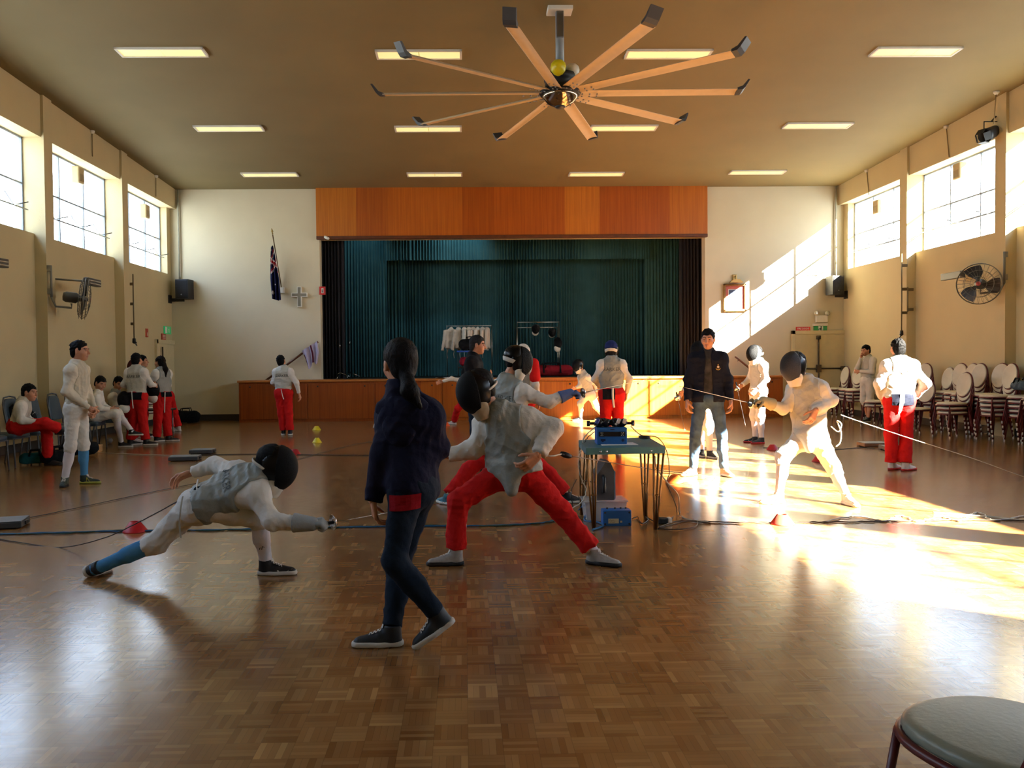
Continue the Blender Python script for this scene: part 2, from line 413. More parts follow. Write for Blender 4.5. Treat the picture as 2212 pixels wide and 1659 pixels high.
# ------------------------------------------------------------------ distance-field modelling of people and clothing
f32 = np.float32
def V3(*a): return np.array(a, f32)
def nrm(v):
    v = np.asarray(v, f32); n = np.linalg.norm(v); return v / n if n > 1e-9 else v
def smin(a, b, k):
    h = np.maximum(k - np.abs(a - b), 0) / k
    return np.minimum(a, b) - h * h * k * .25
def smax(a, b, k): return -smin(-a, -b, k)
def union(ds, k):
    d = ds[0]
    for e in ds[1:]: d = smin(d, e, k)
    return d
def rc(p, a, b, r1, r2, cut=0, pw=1.):
    """tapered capsule; cut=1 flat at b, 2 flat at a"""
    a = np.asarray(a, f32); ab = np.asarray(b, f32) - a; L2 = float(ab @ ab) + 1e-9
    t = ((p - a) @ ab) / L2; h = np.clip(t, 0, 1)
    q = p - a - h[:, None] * ab
    d = np.sqrt((q * q).sum(1)) - (r1 + (r2 - r1) * (h if pw == 1 else h ** pw))
    L = math.sqrt(L2)
    if cut & 1: d = np.maximum(d, (t - 1) * L)
    if cut & 2: d = np.maximum(d, -t * L)
    return d
def ell(p, c, rad, A=None):
    q = p - np.asarray(c, f32)
    if A is not None: q = q @ np.asarray(A, f32).T      # rows of A are the local axes
    r = np.asarray(rad, f32)
    k0 = np.sqrt(((q / r) ** 2).sum(1)); k1 = np.sqrt(((q / (r * r)) ** 2).sum(1)) + 1e-6
    return k0 * (k0 - 1) / k1
def wrinkle(p, amp, sc=38., seed=0, dirn=None):
    r = np.random.RandomState(seed); s = 0
    for i in range(4):
        k = r.normal(0, 1, 3)
        if dirn is not None: k = k * .35 + np.asarray(dirn) * 1.5
        k = k / np.linalg.norm(k) * sc * (.6, .9, 1.3, 1.9)[i]
        k2 = r.normal(0, 1, 3) * sc * .22
        v = np.sin(p @ k.astype(f32) + 1.8 * np.sin(p @ k2.astype(f32) + r.rand() * 6) + r.rand() * 6)
        s = s + (1 - 2 * np.sqrt(np.abs(v) + 1e-4)) * (1., .9, .7, .45)[i]
    return (-amp * .55 * s).astype(f32)

def surface(fn, lo, hi, vox):
    """surface nets over the box lo..hi"""
    lo = np.asarray(lo, f32) - 2 * vox; hi = np.asarray(hi, f32) + 2 * vox
    n = np.maximum(np.ceil((hi - lo) / vox).astype(int) + 1, 4)
    ax = [lo[i] + vox * np.arange(n[i], dtype=f32) for i in range(3)]
    D = np.empty(n, f32)
    for s in range(0, n[0], 24):
        g = np.stack(np.meshgrid(ax[0][s:s + 24], ax[1], ax[2], indexing='ij'), -1)
        D[s:s + 24] = fn(g.reshape(-1, 3)).reshape(g.shape[:3])
    D[0] = D[-1] = 1; D[:, 0] = D[:, -1] = 1; D[:, :, 0] = D[:, :, -1] = 1
    S = D < 0; cs = n - 1
    acc = np.zeros((*cs, 3), f32); cnt = np.zeros(cs, f32)
    cor = {(i, j, k): (slice(i, i + cs[0]), slice(j, j + cs[1]), slice(k, k + cs[2])) for i in (0, 1) for j in (0, 1) for k in (0, 1)}
    for a in range(3):
        o1, o2 = [x for x in range(3) if x != a]
        for u in (0, 1):
            for v in (0, 1):
                c0 = [0, 0, 0]; c0[o1] = u; c0[o2] = v; c1 = list(c0); c1[a] = 1
                A, B = D[cor[tuple(c0)]], D[cor[tuple(c1)]]
                m = (A < 0) != (B < 0)
                t = np.where(m, A / np.where(m, A - B, 1), 0)
                cnt += m
                acc[..., a] += t; acc[..., o1] += u * m; acc[..., o2] += v * m
    act = cnt > 0
    idx = -np.ones(cs, int); idx[act] = np.arange(act.sum())
    base = np.stack(np.nonzero(act), 1).astype(f32)
    vs = (base + acc[act] / cnt[act][:, None]) * vox + lo
    faces = []
    for a in range(3):
        o1, o2 = [(1, 2), (2, 0), (0, 1)][a]
        sl0 = [slice(1, -1)] * 3; sl1 = [slice(1, -1)] * 3; sl0[a] = slice(0, -1); sl1[a] = slice(1, None)
        A = S[tuple(sl0)]; B = S[tuple(sl1)]
        for flip, M in ((False, A & ~B), (True, ~A & B)):
            e = np.stack(np.nonzero(M), 1)
            if not len(e): continue
            off = np.ones(3, int); off[a] = 0; e = e + off
            def cell(d1, d2):
                c = e.copy(); c[:, o1] -= d1; c[:, o2] -= d2; return idx[c[:, 0], c[:, 1], c[:, 2]]
            q = np.stack([cell(1, 1), cell(0, 1), cell(0, 0), cell(1, 0)], 1)
            faces.append(q[:, ::-1] if flip else q)
    F_ = np.concatenate(faces) if faces else np.zeros((0, 4), int)
    F_ = F_[(F_ >= 0).all(1)]
    return vs, F_

def mesh_from(name, parts, mats, parent, smooth=True):
    """parts: [(verts, faces, material index)] joined as one mesh object"""
    vs = []; fs = []; mi = []; b = 0
    for v, f, k in parts:
        vs.append(v); fs.append(np.asarray(f) + b); mi.append(np.full(len(f), k)); b += len(v)
    vs = np.concatenate(vs); nf = sum(len(f) for f in fs)
    me = bpy.data.meshes.new(name)
    me.vertices.add(len(vs)); me.vertices.foreach_set('co', vs.astype(f32).ravel())
    ls = np.concatenate([np.asarray(f, int).ravel() for f in fs]); k = np.concatenate([np.full(len(f), f.shape[1]) for f in fs])
    me.loops.add(len(ls)); me.loops.foreach_set('vertex_index', ls)
    me.polygons.add(nf); st = np.concatenate([[0], np.cumsum(k)[:-1]])
    me.polygons.foreach_set('loop_start', st.astype(np.int32)); me.polygons.foreach_set('loop_total', k.astype(np.int32))
    for m in mats: me.materials.append(m)
    me.polygons.foreach_set('material_index', np.concatenate(mi).astype(np.int32))
    me.polygons.foreach_set('use_smooth', np.full(nf, smooth)); me.update(); me.validate()
    o = bpy.data.objects.new(name, me); C.objects.link(o)
    if parent is not None:
        o.parent = parent; o.matrix_parent_inverse = Matrix.Translation(-parent.location)
    return o
def grow(name, fn, pts, pad, vox, m, parent):
    pts = np.array(pts, f32); v, f = surface(fn, pts.min(0) - pad, pts.max(0) + pad, vox)
    return mesh_from(name, [(v, f, 0)], [m], parent)

SKIN = mat('skin', '#c68d6c', .55, bump=.08, bscale=120., vary=.06, vscale=14., spec=.35)
EYE = mat('eye_dark', '#17100c', .25, vary=.05); LIPS = mat('lips', '#b07560', .5, vary=.08)
HAIR = mat('hair_black', '#080605', .6, bump=.5, bscale=70., vary=.3, vscale=30., stretch=(3, 3, .6), spec=.12)
HAIRB = mat('hair_dark_brown', '#0e0806', .6, bump=.5, bscale=70., vary=.3, vscale=30., stretch=(3, 3, .6), spec=.12)
HAIRG = mat('hair_greying', '#1d1b1a', .65, spec=.15, bump=.6, bscale=70., vary=.4, vscale=40., stretch=(3, 3, .6))
MESH = mat('mask_mesh_black', '#060607', .6, bump=.4, bscale=260., vary=.1, spec=.15)
TRIM = mat('mask_trim_black', '#050506', .3, vary=.1, spec=.3)
BIB = cloth('#d9d5c6'); INK = mat('print_ink_grey', '#565a58', .8, vary=.1)

def hand_prims(w, d, n, side, curl=.5, sc=1., grip=False):
    """list of (a, b, r1, r2): palm, five fingers of unequal length; d towards the fingers, n out of the palm, side towards the thumb"""
    w = np.asarray(w, f32); d = nrm(d); n = nrm(np.asarray(n) - d * float(np.dot(n, d))); t = nrm(side - d * float(np.dot(side, d)) - n * float(np.dot(side, n)))
    P = []
    for i, (o, L) in enumerate(((.030, 1.), (.010, 1.1), (-.011, 1.03), (-.031, .82))):
        k = w + (d * .088 + t * o - n * .004 * abs(i - 1.3)) * sc
        P.append((w + t * o * .55 * sc, k, .0155 * sc, .0125 * sc))
        a = k; ang = curl * .75; dirn = d + t * o * 2.2
        for s, (l, r1, r2) in enumerate(((.042, .0098, .0092), (.027, .0092, .0084), (.021, .0084, .0068))):
            v = nrm(dirn) * math.cos(ang) + n * math.sin(ang)
            b = a + v * l * L * sc; P.append((a, b, r1 * sc, r2 * sc)); a = b; ang += curl * (1.15 if s == 0 else .85)
    a = w + (d * .022 + t * .022) * sc; b = a + nrm(t * .62 + d * .62 + n * .35) * .044 * sc
    P.append((w + d * .012 * sc, a, .016 * sc, .0145 * sc)); P.append((a, b, .0145 * sc, .0108 * sc))
    v = nrm(d * .85 + t * .25 + n * (.35 + .6 * curl)); c = b + v * .032 * sc; P.append((b, c, .0108 * sc, .0098 * sc))
    e = c + nrm(d * .8 - t * .12 + n * (.35 + .7 * curl)) * .026 * sc; P.append((c, e, .0098 * sc, .0076 * sc))
    return P
def hand_fn(P, k=.008, off=0.):
    return lambda p: union([rc(p, a, b, r1 + off, r2 + off) for a, b, r1, r2 in P], k)
def hand_surf(P, vox, off=0.):
    pts = np.array([x for a, b, _, _ in P for x in (a, b)]); return surface(hand_fn(P, .007, off), pts.min(0) - .03, pts.max(0) + .03, vox)

class Fig:
    """one person: joints in world space, body as one surface, clothes as children"""
    def __init__(s, J, label, vox=.012, skin=None, hf=None, group=None, female=False):
        s.J = {k: np.array(v, f32) for k, v in J.items()}; J = s.J; s.vox = vox
        s.sh = (J['shL'] + J['shR']) / 2; s.hp = (J['hipL'] + J['hipR']) / 2
        s.up = nrm(s.sh - s.hp); r = J['shR'] - J['shL']; s.rt = nrm(r - s.up * float(r @ s.up)); s.fw = nrm(np.cross(s.up, s.rt))
        if 'nk' not in J: J['nk'] = s.sh + s.up * .055
        s.hf = nrm(hf if hf is not None else s.fw)
        hu = nrm(J['hd'] - J['nk']) * .6 + np.array([0, 0, .55], f32)
        s.hu = nrm(hu - s.hf * float(hu @ s.hf)); s.hr = np.cross(s.hf, s.hu)
        s.A = np.stack([s.hr, s.hf, s.hu])
        zs = min(J['anL'][2], J['anR'][2]) - .09
        s.root = thing('person', label, 'person', (float(s.hp[0]), float(s.hp[1]), float(zs)), 0, group)
        s.skin = skin or SKIN; s.hands = {}; s.fm = female; s.seed = int(abs(J['hd'][0] * 977 + J['hd'][1] * 131)) % 9999
        s.sw = .88 if female else 1.
    def hl(s, x, y, z): return s.J['hd'] + s.hr * x + s.hf * y + s.hu * z
    # ---- primitives
    def torso(s, p, off=0., k=.06, inset=1., low=0., flat=1.):
        J = s.J; m = lambda a: s.sh + (J[a] - s.sh) * inset
        q = p
        lo = s.up * .022
        ds = [rc(q, m('shL') - lo, m('shR') - lo, .047 + off, .047 + off), rc(q, J['nk'] - s.up * .01, m('shL') - lo, .046 + off * .6, .040 + off), rc(q, J['nk'] - s.up * .01, m('shR') - lo, .046 + off * .6, .040 + off), rc(q, J['hipL'], J['hipR'], .084 + off, .084 + off),
              rc(q, s.sh + (m('shL') - s.sh) * .86 - s.up * .06, J['hipL'] + s.up * .08, .066 + off, .060 + off), rc(q, s.sh + (m('shR') - s.sh) * .86 - s.up * .06, J['hipR'] + s.up * .08, .066 + off, .060 + off),
              rc(q, s.sh - s.up * .06 + s.fw * .015, s.hp + s.up * .03, .095 + off, .082 + off)]
        return union(ds, k)
    def leg(s, p, a, off=0., off2=None, to='an', t1=1., k=.04):
        J = s.J; h, n, an = J['hip' + a], J['kn' + a], J['an' + a]; off2 = off if off2 is None else off2
        ds = [rc(p, h, n, .088 + off, .058 + off)]
        if to == 'an':
            e = n + (an - n) * t1
            ds.append(rc(p, n, e, .056 + off, .056 + (.042 - .056) * t1 + off2, 1))
            if off < .02 and t1 > .9:
                cf = n + (an - n) * .32 - s.legback(a) * .012; ds.append(rc(p, n + (an - n) * .1, cf + (an - n) * .15, .045 + off, .05 + off))
        return union(ds, k)
    def legback(s, a):
        J = s.J; d = nrm(J['an' + a] - J['kn' + a]); f = s.footdir.get(a, s.fw) if hasattr(s, 'footdir') else s.fw
        return nrm(f - d * float(f @ d))
    def arm(s, p, a, off=0., t1=1., k=.03, cut=1):
        J = s.J; e = J['el' + a] + (J['wr' + a] - J['el' + a]) * t1
        b = J['sh' + a] + (s.sh - J['sh' + a]) * .14 - s.up * .03
        return union([rc(p, b, J['el' + a], .043 + off, .038 + off), rc(p, J['el' + a], e, .039 + off, .027 + off * .8, cut)], k)
    # ---- head
    def head_fn(s, p):
        q = (p - s.J['hd']) @ s.A.T
        sk = ell(q, (0, -.012, .03), (.074, .094, .086))
        jaw = ell(q, (0, .028, -.05), (.056, .062, .062)); ch = ell(q, (0, .062, -.092), (.026, .024, .02))
        d = smin(sk, jaw, .05); d = smin(d, ch, .03)
        for x in (-1, 1):
            d = smin(d, ell(q, (x * .042, .058, -.025), (.024, .026, .024)), .03)          # cheek
            d = smax(d, -ell(q, (x * .032, .094, .006), (.019, .016, .012)), .014)         # eye socket
            d = smin(d, ell(q, (x * .032, .077, .004), (.013, .012, .012)), .004)          # lids and eyeball
            d = smin(d, ell(q, (x * .076, -.006, -.008), (.010, .019, .031)), .008)        # ear
            d = smin(d, ell(q, (x * .030, .082, .027), (.022, .010, .007)), .012)          # brow
        d = smin(d, rc(q, V3(0, .086, .012), V3(0, .109, -.026), .008, .0125), .014)        # nose
        for x in (-1, 1): d = smin(d, ell(q, (x * .011, .098, -.031), (.008, .010, .007)), .006)
        d = smin(d, ell(q, (0, .088, -.056), (.022, .011, .0062)), .006)
        d = smin(d, ell(q, (0, .086, -.068), (.019, .010, .0066)), .006)
        d = np.maximum(d, -ell(q, (0, .101, -.0618), (.02, .012, .0016)))
        return d
    def neck(s, p, off=0., cut=0):
        b = s.hl(0, -.018, -.055)
        return rc(p, s.J['nk'] - s.up * .03, b, .058 + off, .050 + off, cut)
    def body(s, face=True, fine=.0055):
        J = s.J; parts = []
        def fn(p):
            ds = [s.torso(p, -.012), s.neck(p)]
            for a in 'LR': ds += [s.arm(p, a, -.004, cut=0), s.leg(p, a, -.014)]
            return union(ds, .035)
        pts = np.array(list(J.values())); v, f = surface(fn, pts.min(0) - .13, pts.max(0) + .1, max(s.vox, .012)); parts.append((v, f, 0))
        h = J['hd']; fn2 = lambda p: smin(s.head_fn(p), s.neck(p), .03)
        v, f = surface(fn2, h - .16, h + .15, fine if face else .011)
        mi = np.zeros(len(f), int)
        c = (v[f].mean(1) - h) @ s.A.T
        eye = ((np.abs(np.abs(c[:, 0]) - .032) < .0105) & (np.abs(c[:, 2] - .004) < .0042) & (c[:, 1] > .07))
        lip = (np.abs(c[:, 0]) < .021) & (np.abs(c[:, 2] + .062) < .011) & (c[:, 1] > .084)
        brow = (np.abs(np.abs(c[:, 0]) - .032) < .022) & (np.abs(c[:, 2] - .029 + np.abs(np.abs(c[:, 0]) - .03) * .15) < .0032) & (c[:, 1] > .06)
        for sel, k in ((~(eye | lip | brow), 0), (eye, 1), (lip, 2), (brow, 3)):
            if sel.any(): parts.append((v, f[sel], k))
        for a in 'LR':
            if a in s.hands:
                v, f = hand_surf(s.hands[a], .0042 if s.vox < .011 else .0055); parts.append((v, f, 0))
        return mesh_from('body', parts, [s.skin, EYE, LIPS, HAIR], s.root)
    def hand(s, a, d=None, n=None, side=None, curl=.45, sc=None):
        J = s.J; d = nrm(J['wr' + a] - J['el' + a]) if d is None else nrm(d)
        n = (s.rt * (1 if a == 'L' else -1)) if n is None else n
        side = s.fw if side is None else side
        s.hands[a] = hand_prims(J['wr' + a], d, n, side, curl, sc or (.92 if s.fm else 1.))
        return s.hands[a]
    def glove(s, a, m, cuff=.0):
        P = s.hands[a]; J = s.J
        v, f = hand_surf(P, .0045 if s.vox < .011 else .006, .0035)
        d = nrm(J['el' + a] - J['wr' + a])
        fn = lambda p: np.maximum(rc(p, J['wr' + a] - d * .03, J['wr' + a] + d * (.07 + cuff), .046, .064, 1), -1)
        v2, f2 = surface(fn, np.minimum(J['wr' + a], J['wr' + a] + d * .12) - .09, np.maximum(J['wr' + a], J['wr' + a] + d * .12) + .09, .007)
        return mesh_from('glove', [(v, f, 0), (v2, f2, 0)], [m], s.root)
    # ---- clothes
    def jacket(s, m, off=.022, amp=.006, hem=.02, sleeve=.97, collar=.02, name='jacket', cut=None, hood=False, inset=1.):
        J = s.J
        def fn(p):
            t = s.torso(p, off, inset=inset)
            t = np.maximum(t, (s.hp + s.up * hem - p) @ s.up)
            ds = [t]
            if collar: ds.append(rc(p, J['nk'] - s.up * .03, J['nk'] + s.up * (.02 + collar), .066 + off * .4, .058 + off * .3, 1))
            if sleeve:
                for a in 'LR': ds.append(s.arm(p, a, off * 1.05, sleeve))
            if hood:
                b = s.sh - s.fw * .07 + s.up * .02
                ds.append(ell(p, b - s.fw * .035 - s.up * .055, (.12, .055, .105), np.stack([s.rt, s.fw, s.up])))
            return union(ds, .045) + wrinkle(p, amp, 40, s.seed)
        s.jfn = fn; s.joff = off
        pts = [J[k] for k in ('shL', 'shR', 'elL', 'elR', 'wrL', 'wrR', 'hipL', 'hipR', 'nk')]
        return grow(name, fn, pts, .17, s.vox, m, s.root)
    def vest(s, m, off=.034, amp=.004, hem=-.01, point=None, name='vest', lift=.009):
        J = s.J
        arms = []
        for a in 'LR':
            v = J['el' + a] - J['sh' + a]
            arms.append((J['sh' + a] + v * .12 - (J['sh' + a] - s.sh) * .0, a))
        def fn(p):
            d = s.jfn(p) - lift
            d = np.maximum(d, (s.hp + s.up * hem - p) @ s.up)
            if point is not None:
                d = smin(d, union([rc(p, s.hp + s.fw * .085 + (J['hip' + x] - s.hp) * 1.0 + s.up * .05, point, .055, .024) for x in 'LR'] + [rc(p, s.hp + s.fw * .10 + s.up * .06, point, .06, .024)], .05), .03)
            cut = None
            for b, a in arms:
                g = union([rc(p, b, J['el' + a], .064 + s.joff, .062 + s.joff), rc(p, J['el' + a], J['wr' + a], .062 + s.joff, .062 + s.joff)], .03)
                out = nrm(J['sh' + a] - s.sh); g = np.minimum(g, .125 - (p - s.sh) @ out + np.maximum(-((p - s.sh) @ s.up) - .10, 0) * .8)
                d = smax(d, -g, .006)
            return d
        s.vfn = fn
        pts = [J[k] for k in ('shL', 'shR', 'hipL', 'hipR', 'nk')] + ([point] if point is not None else [])
        s.vobj = o = grow(name, fn, pts, .16, s.vox, m, s.root); return o
    def trousers(s, m, off=.014, off2=.024, t1=.95, amp=.006, rise=.10, name='trousers', tight=False):
        J = s.J
        def fn(p):
            w = union([rc(p, J['hipL'], J['hipR'], .092 + off, .092 + off), rc(p, s.hp, s.hp + s.up * rise, .125 + off * .5, .112 + off * .4, 1)], .05)
            w = np.maximum(w, (p - s.hp - s.up * rise) @ s.up)
            g = union([s.leg(p, 'L', off, off2, t1=t1), s.leg(p, 'R', off, off2, t1=t1)], .012)
            return smin(w, g, .04) + wrinkle(p, amp, 36, s.seed + 5)
        s.tfn = fn
        pts = [J[k] for k in ('hipL', 'hipR', 'knL', 'knR', 'anL', 'anR')] + [s.hp + s.up * rise]
        return grow(name, fn, pts, .15, s.vox, m, s.root)
    def breeches(s, m, off=.016, amp=.005):
        o = s.trousers(m, off, .012, t1=.22, amp=amp, name='breeches'); return o
    def sock(s, a, m, t0=.15):
        J = s.J; n = J['kn' + a]; an = J['an' + a]
        def fn(p):
            cf = n + (an - n) * .36 - s.legback(a) * .012
            return union([rc(p, n + (an - n) * t0, an + (an - n) * .06, .054, .041), rc(p, n + (an - n) * .18, cf + (an - n) * .12, .05, .054)], .03) + wrinkle(p, .0015, 60, 3)
        return grow('sock', fn, [n, an], .09, min(s.vox, .009), m, s.root)
    def shoe(s, a, d, m, msole, pitch=0., L=.27, roll=None, up=None, toeheight=.032, lace=None):
        """d: unit direction of the foot along the sole; up: normal of the sole"""
        J = s.J; an = J['an' + a]; d = nrm(d); up = nrm(up if up is not None else (0, 0, 1)); d = nrm(d - up * float(d @ up)); r = np.cross(d, up)
        base = an - up * .085; A = np.stack([r, d, up])
        heel = base - d * .055; k = L / .27
        def loc(p): return (p - heel) @ A.T
        def outline(q):
            ds = [rc(q * np.array([1, 1, 0], f32), V3(0, .036, 0), V3(0, .12 * k, 0), .036, .038), rc(q * np.array([1, 1, 0], f32), V3(0, .12 * k, 0), V3(-.006 if a == 'R' else .006, .222 * k, 0), .042, .034)]
            return union(ds, .03)
        def up_fn(p):
            q = loc(p); z = q[:, 2]
            o = outline(q) + .004
            top = np.interp(q[:, 1], [0, .05, .09, .14, .2, .26 * k], [.085, .092, .088, .07, .054, toeheight + .012]).astype(f32)
            d1 = smax(smax(o + np.maximum(z - .03, 0) * .28, z - top, .03), .012 - z, .01)
            d2 = rc(q, V3(0, .055, .05), V3(0, .052, .105), .043, .046, 1)
            return smin(d1, d2, .02)
        def sole_fn(p):
            q = loc(p); z = q[:, 2]
            return smax(outline(q) - .004, np.abs(z - .014) - .014, .008)
        c = heel + d * L * .5 + up * .05; pad = np.abs(d) * L * .56 + np.abs(up) * .09 + np.abs(r) * .07
        vx = .0075 if s.vox < .011 else .009
        v, f = surface(up_fn, c - pad, c + pad, vx); o = mesh_from('shoe', [(v, f, 0)], [m], s.root)
        v, f = surface(sole_fn, c - pad, c + pad, vx); o2 = mesh_from('sole', [(v, f, 0)], [msole], None)
        o2.parent = o; o2.matrix_parent_inverse = Matrix()
        s.shoefn = up_fn; s.shoeA = (heel, A)
        if s.vox < .0116:
            lp = []
            for i in range(4):
                y = .105 + .018 * i; t = .003
                for sg in (-1, 1):
                    xs = np.linspace(-.022, .022, 6)
                    for x0, x1 in zip(xs, xs[1:]): lp.append([(x0, y + sg * x0 * .35 - t), (x1, y + sg * x1 * .35 - t), (x1, y + sg * x1 * .35 + t), (x0, y + sg * x0 * .35 + t)])
            l = s.press('laces', lp, heel + up * .02, r, d, up_fn, lace or SOLE_W, lift=.004); l.parent = o; l.matrix_parent_inverse = Matrix()
        return o
    def hair(s, m, length=0., seed=1, tuft=.007, back=0., fringe=.05, vox=None):
        def fn(p):
            q = (p - s.J['hd']) @ s.A.T
            d = ell(q, (0, -.016, .038), (.088, .108, .098))
            d = smin(d, ell(q, (0, -.052, -.03), (.070, .058, .075)), .03)
            line = np.interp(q[:, 1], [-.10, -.05, -.032, -.022, .0, .022, .036, .05, .062, .09], [-.095 - back, -.085 - back, -.05, .012, .022, -.012, .004, .034, fringe, fringe - .006]).astype(f32)
            d = smax(d, line - q[:, 2], .008)
            return d + wrinkle(q, tuft, 95, seed) * np.clip((q[:, 2] + .05) * 12, .15, 1)
        h = s.J['hd']; v, f = surface(fn, h - .16, h + .17, .007)
        return mesh_from('hair', [(v, f, 0)], [m], s.root)
    def mask(s, bib=BIB, strap=None, sw=.024, side=TRIM, meshm=MESH, back=None, tilt=0.):
        """fencing mask: convex wire front, black side shell, bib, strap round the back of the head"""
        A = s.A; h = s.J['hd']; L = lambda p: (p - h) @ A.T; s.hair(HAIR, tuft=.003)
        def front(p):
            q = L(p); d = ell(q, (0, .022, -.022), (.110, .146, .158))
            return np.maximum(np.maximum(np.abs(d + .004) - .006, .036 - q[:, 1] - .12 * (q[:, 2] + .02)), -(q[:, 2] + .168))
        def shell(p):
            q = L(p); d = ell(q, (0, .012, -.008), (.104, .128, .140))
            e = smax(smax(d, -(q[:, 1] + .062 + .25 * (q[:, 2])), .01), q[:, 1] - .05, .004)
            e = smax(e, -(q[:, 2] + .115), .01)
            hd = ell(q, (0, -.012, .03), (.08, .10, .092)); return np.maximum(e, -hd)
        def bibf(p):
            q = L(p)
            d = union([ell(q, (0, .030, -.115), (.088, .066, .080)), rc(q, V3(0, .038, -.13), V3(0, .03, -.215), .074, .056, 1)], .03)
            d = smax(d, q[:, 2] + .045 - .55 * (q[:, 1] - .02), .008)
            return smax(d, -(q[:, 1] + .012), .01) + wrinkle(q, .002, 60, 4)
        lo, hi = h - .27, h + .24; vx = .008 if s.vox < .011 else .0105
        v, f = surface(front, lo, hi, vx * .8); o = mesh_from('mask_mesh', [(v, f, 0)], [meshm], s.root)
        v, f = surface(shell, lo, hi, vx); v2 = mesh_from('mask_shell', [(v, f, 0)], [side], s.root)
        v, f = surface(bibf, lo, hi, vx); b = mesh_from('mask_bib', [(v, f, 0)], [bib], s.root)
        if strap is not None:
            def stf(p):
                q = L(p); d = ell(q, (0, -.014, .022), (.096, .122, .13))
                return smax(smax(np.abs(d) - .007, np.abs(q[:, 2] + .035 + .25 * q[:, 1]) - sw, .006), q[:, 1] - .03, .006)
            v, f = surface(stf, lo, hi, vx * .8); mesh_from('mask_strap', [(v, f, 0)], [strap], s.root)
        if back is not None:
            def bkf(p):
                q = L(p); d = ell(q, (0, -.014, .03), (.094, .118, .108))
                return smax(smax(np.abs(d) - .006, -(q[:, 2] - .02), .006), q[:, 1] - .02, .006)
            v, f = surface(bkf, lo, hi, vx * .8); mesh_from('mask_back', [(v, f, 0)], [back], s.root)
    # ---- flat marks pressed onto a garment
    def press(s, name, polys, c, right, up, fn, m, parent=None, lift=.003):
        """polys: lists of (x, y) in metres in the frame c/right/up; moved along the normal until they lie on the surface"""
        right = nrm(right); up = nrm(up - right * float(np.dot(up, right))); n = np.cross(right, up); vs = []; fs = []
        for poly in polys:
            b = len(vs)
            for x, y in poly: vs.append(np.asarray(c, f32) + right * x + up * y + n * .25)
            fs.append(list(range(b, b + len(poly))))
        P = np.array(vs, f32)
        for _ in range(50):
            d = fn(P); P = P - n * np.clip(d - lift, -.02, .08)[:, None].astype(f32)
        d = np.abs(fn(P) - lift); fs = [f for f in fs if d[f].max() < .02]
        if not fs: print('MISSED', name, d); return s.root
        used = sorted({i for f in fs for i in f}); mp = {u: i for i, u in enumerate(used)}; P = P[used]; fs = [[mp[i] for i in f] for f in fs]
        o = me_obj(name, P, fs, m); o.parent = parent or s.root; o.matrix_parent_inverse = Matrix.Translation(-s.root.location)
        return o
    def letters(s, text, width, c, right, up, fn, m=INK, into=None):
        o = s.press('lettering', text_polys(text, width), c, right, up, fn, m)
        if o is s.root: return
        bm = bmesh.new(); bm.from_mesh(into.data); n = len(into.data.materials); into.data.materials.append(m)
        vs = [bm.verts.new(v.co) for v in o.data.vertices]
        for f in o.data.polygons:
            try: g = bm.faces.new([vs[i] for i in f.vertices]); g.material_index = n
            except ValueError: pass
        bm.to_mesh(into.data); bm.free(); bpy.data.objects.remove(o)
    def tube(s, name, pts, r, m, n=6):
        P = [Vector(map(float, p)) for p in pts]; Q = []
        for i in range(len(P) - 1):
            a0, a, b, b1 = P[max(i - 1, 0)], P[i], P[i + 1], P[min(i + 2, len(P) - 1)]
            for k in range(6):
                u = k / 6; Q.append(.5 * ((2 * a) + (b - a0) * u + (2 * a0 - 5 * a + 4 * b - b1) * u * u + (3 * a - a0 - 3 * b + b1) * u ** 3))
        o = MB().tube(Q + [P[-1]], r, n).build(name, m); o.parent = s.root; o.matrix_parent_inverse = Matrix.Translation(-s.root.location); return o
    def blob(s, name, fn, pts, pad, vox, m): return grow(name, fn, pts, pad, vox, m, s.root)

def gridq(x0, x1, y0, y1, nx=6, ny=6, skew=0.):
    g = lambda i, j: (x0 + (x1 - x0) * i / nx, y0 + (y1 - y0) * j / ny + skew * i / nx)
    return [[g(i, j), g(i + 1, j), g(i + 1, j + 1), g(i, j + 1)] for i in range(nx) for j in range(ny)]
def text_polys(text, width, height=None):
    cu = bpy.data.curves.new('t', 'FONT'); cu.body = text; cu.resolution_u = 2; cu.fill_mode = 'FRONT'
    o = bpy.data.objects.new('t', cu); C.objects.link(o); dg = bpy.context.evaluated_depsgraph_get(); me = o.evaluated_get(dg).to_mesh()
    co = np.array([v.co[:2] for v in me.vertices]); k = width / (co[:, 0].max() - co[:, 0].min()); co = (co - (co.min(0) + co.max(0)) / 2) * k
    if height: co[:, 1] *= height / (co[:, 1].max() - co[:, 1].min())
    P = [[tuple(co[i]) for i in f.vertices] for f in me.polygons]
    o.evaluated_get(dg).to_mesh_clear(); bpy.data.objects.remove(o); bpy.data.curves.remove(cu)
    return P
SWOOSH = [(-.5, .08), (-.42, -.10), (-.30, -.19), (-.15, -.17), (.1, -.07), (.5, .14), (.1, -.02), (-.12, -.07), (-.28, -.08), (-.36, -.03), (-.38, .06)]
def swoosh(w):
    n = len(SWOOSH); lo = SWOOSH[:6]; hi = SWOOSH[5:] + [SWOOSH[0]]
    P = [(x * w, y * w) for x, y in SWOOSH]
    return [[P[0], P[1], P[10]], [P[1], P[2], P[9], P[10]], [P[2], P[3], P[8], P[9]], [P[3], P[4], P[7], P[8]], [P[4], P[5], P[6], P[7]]]

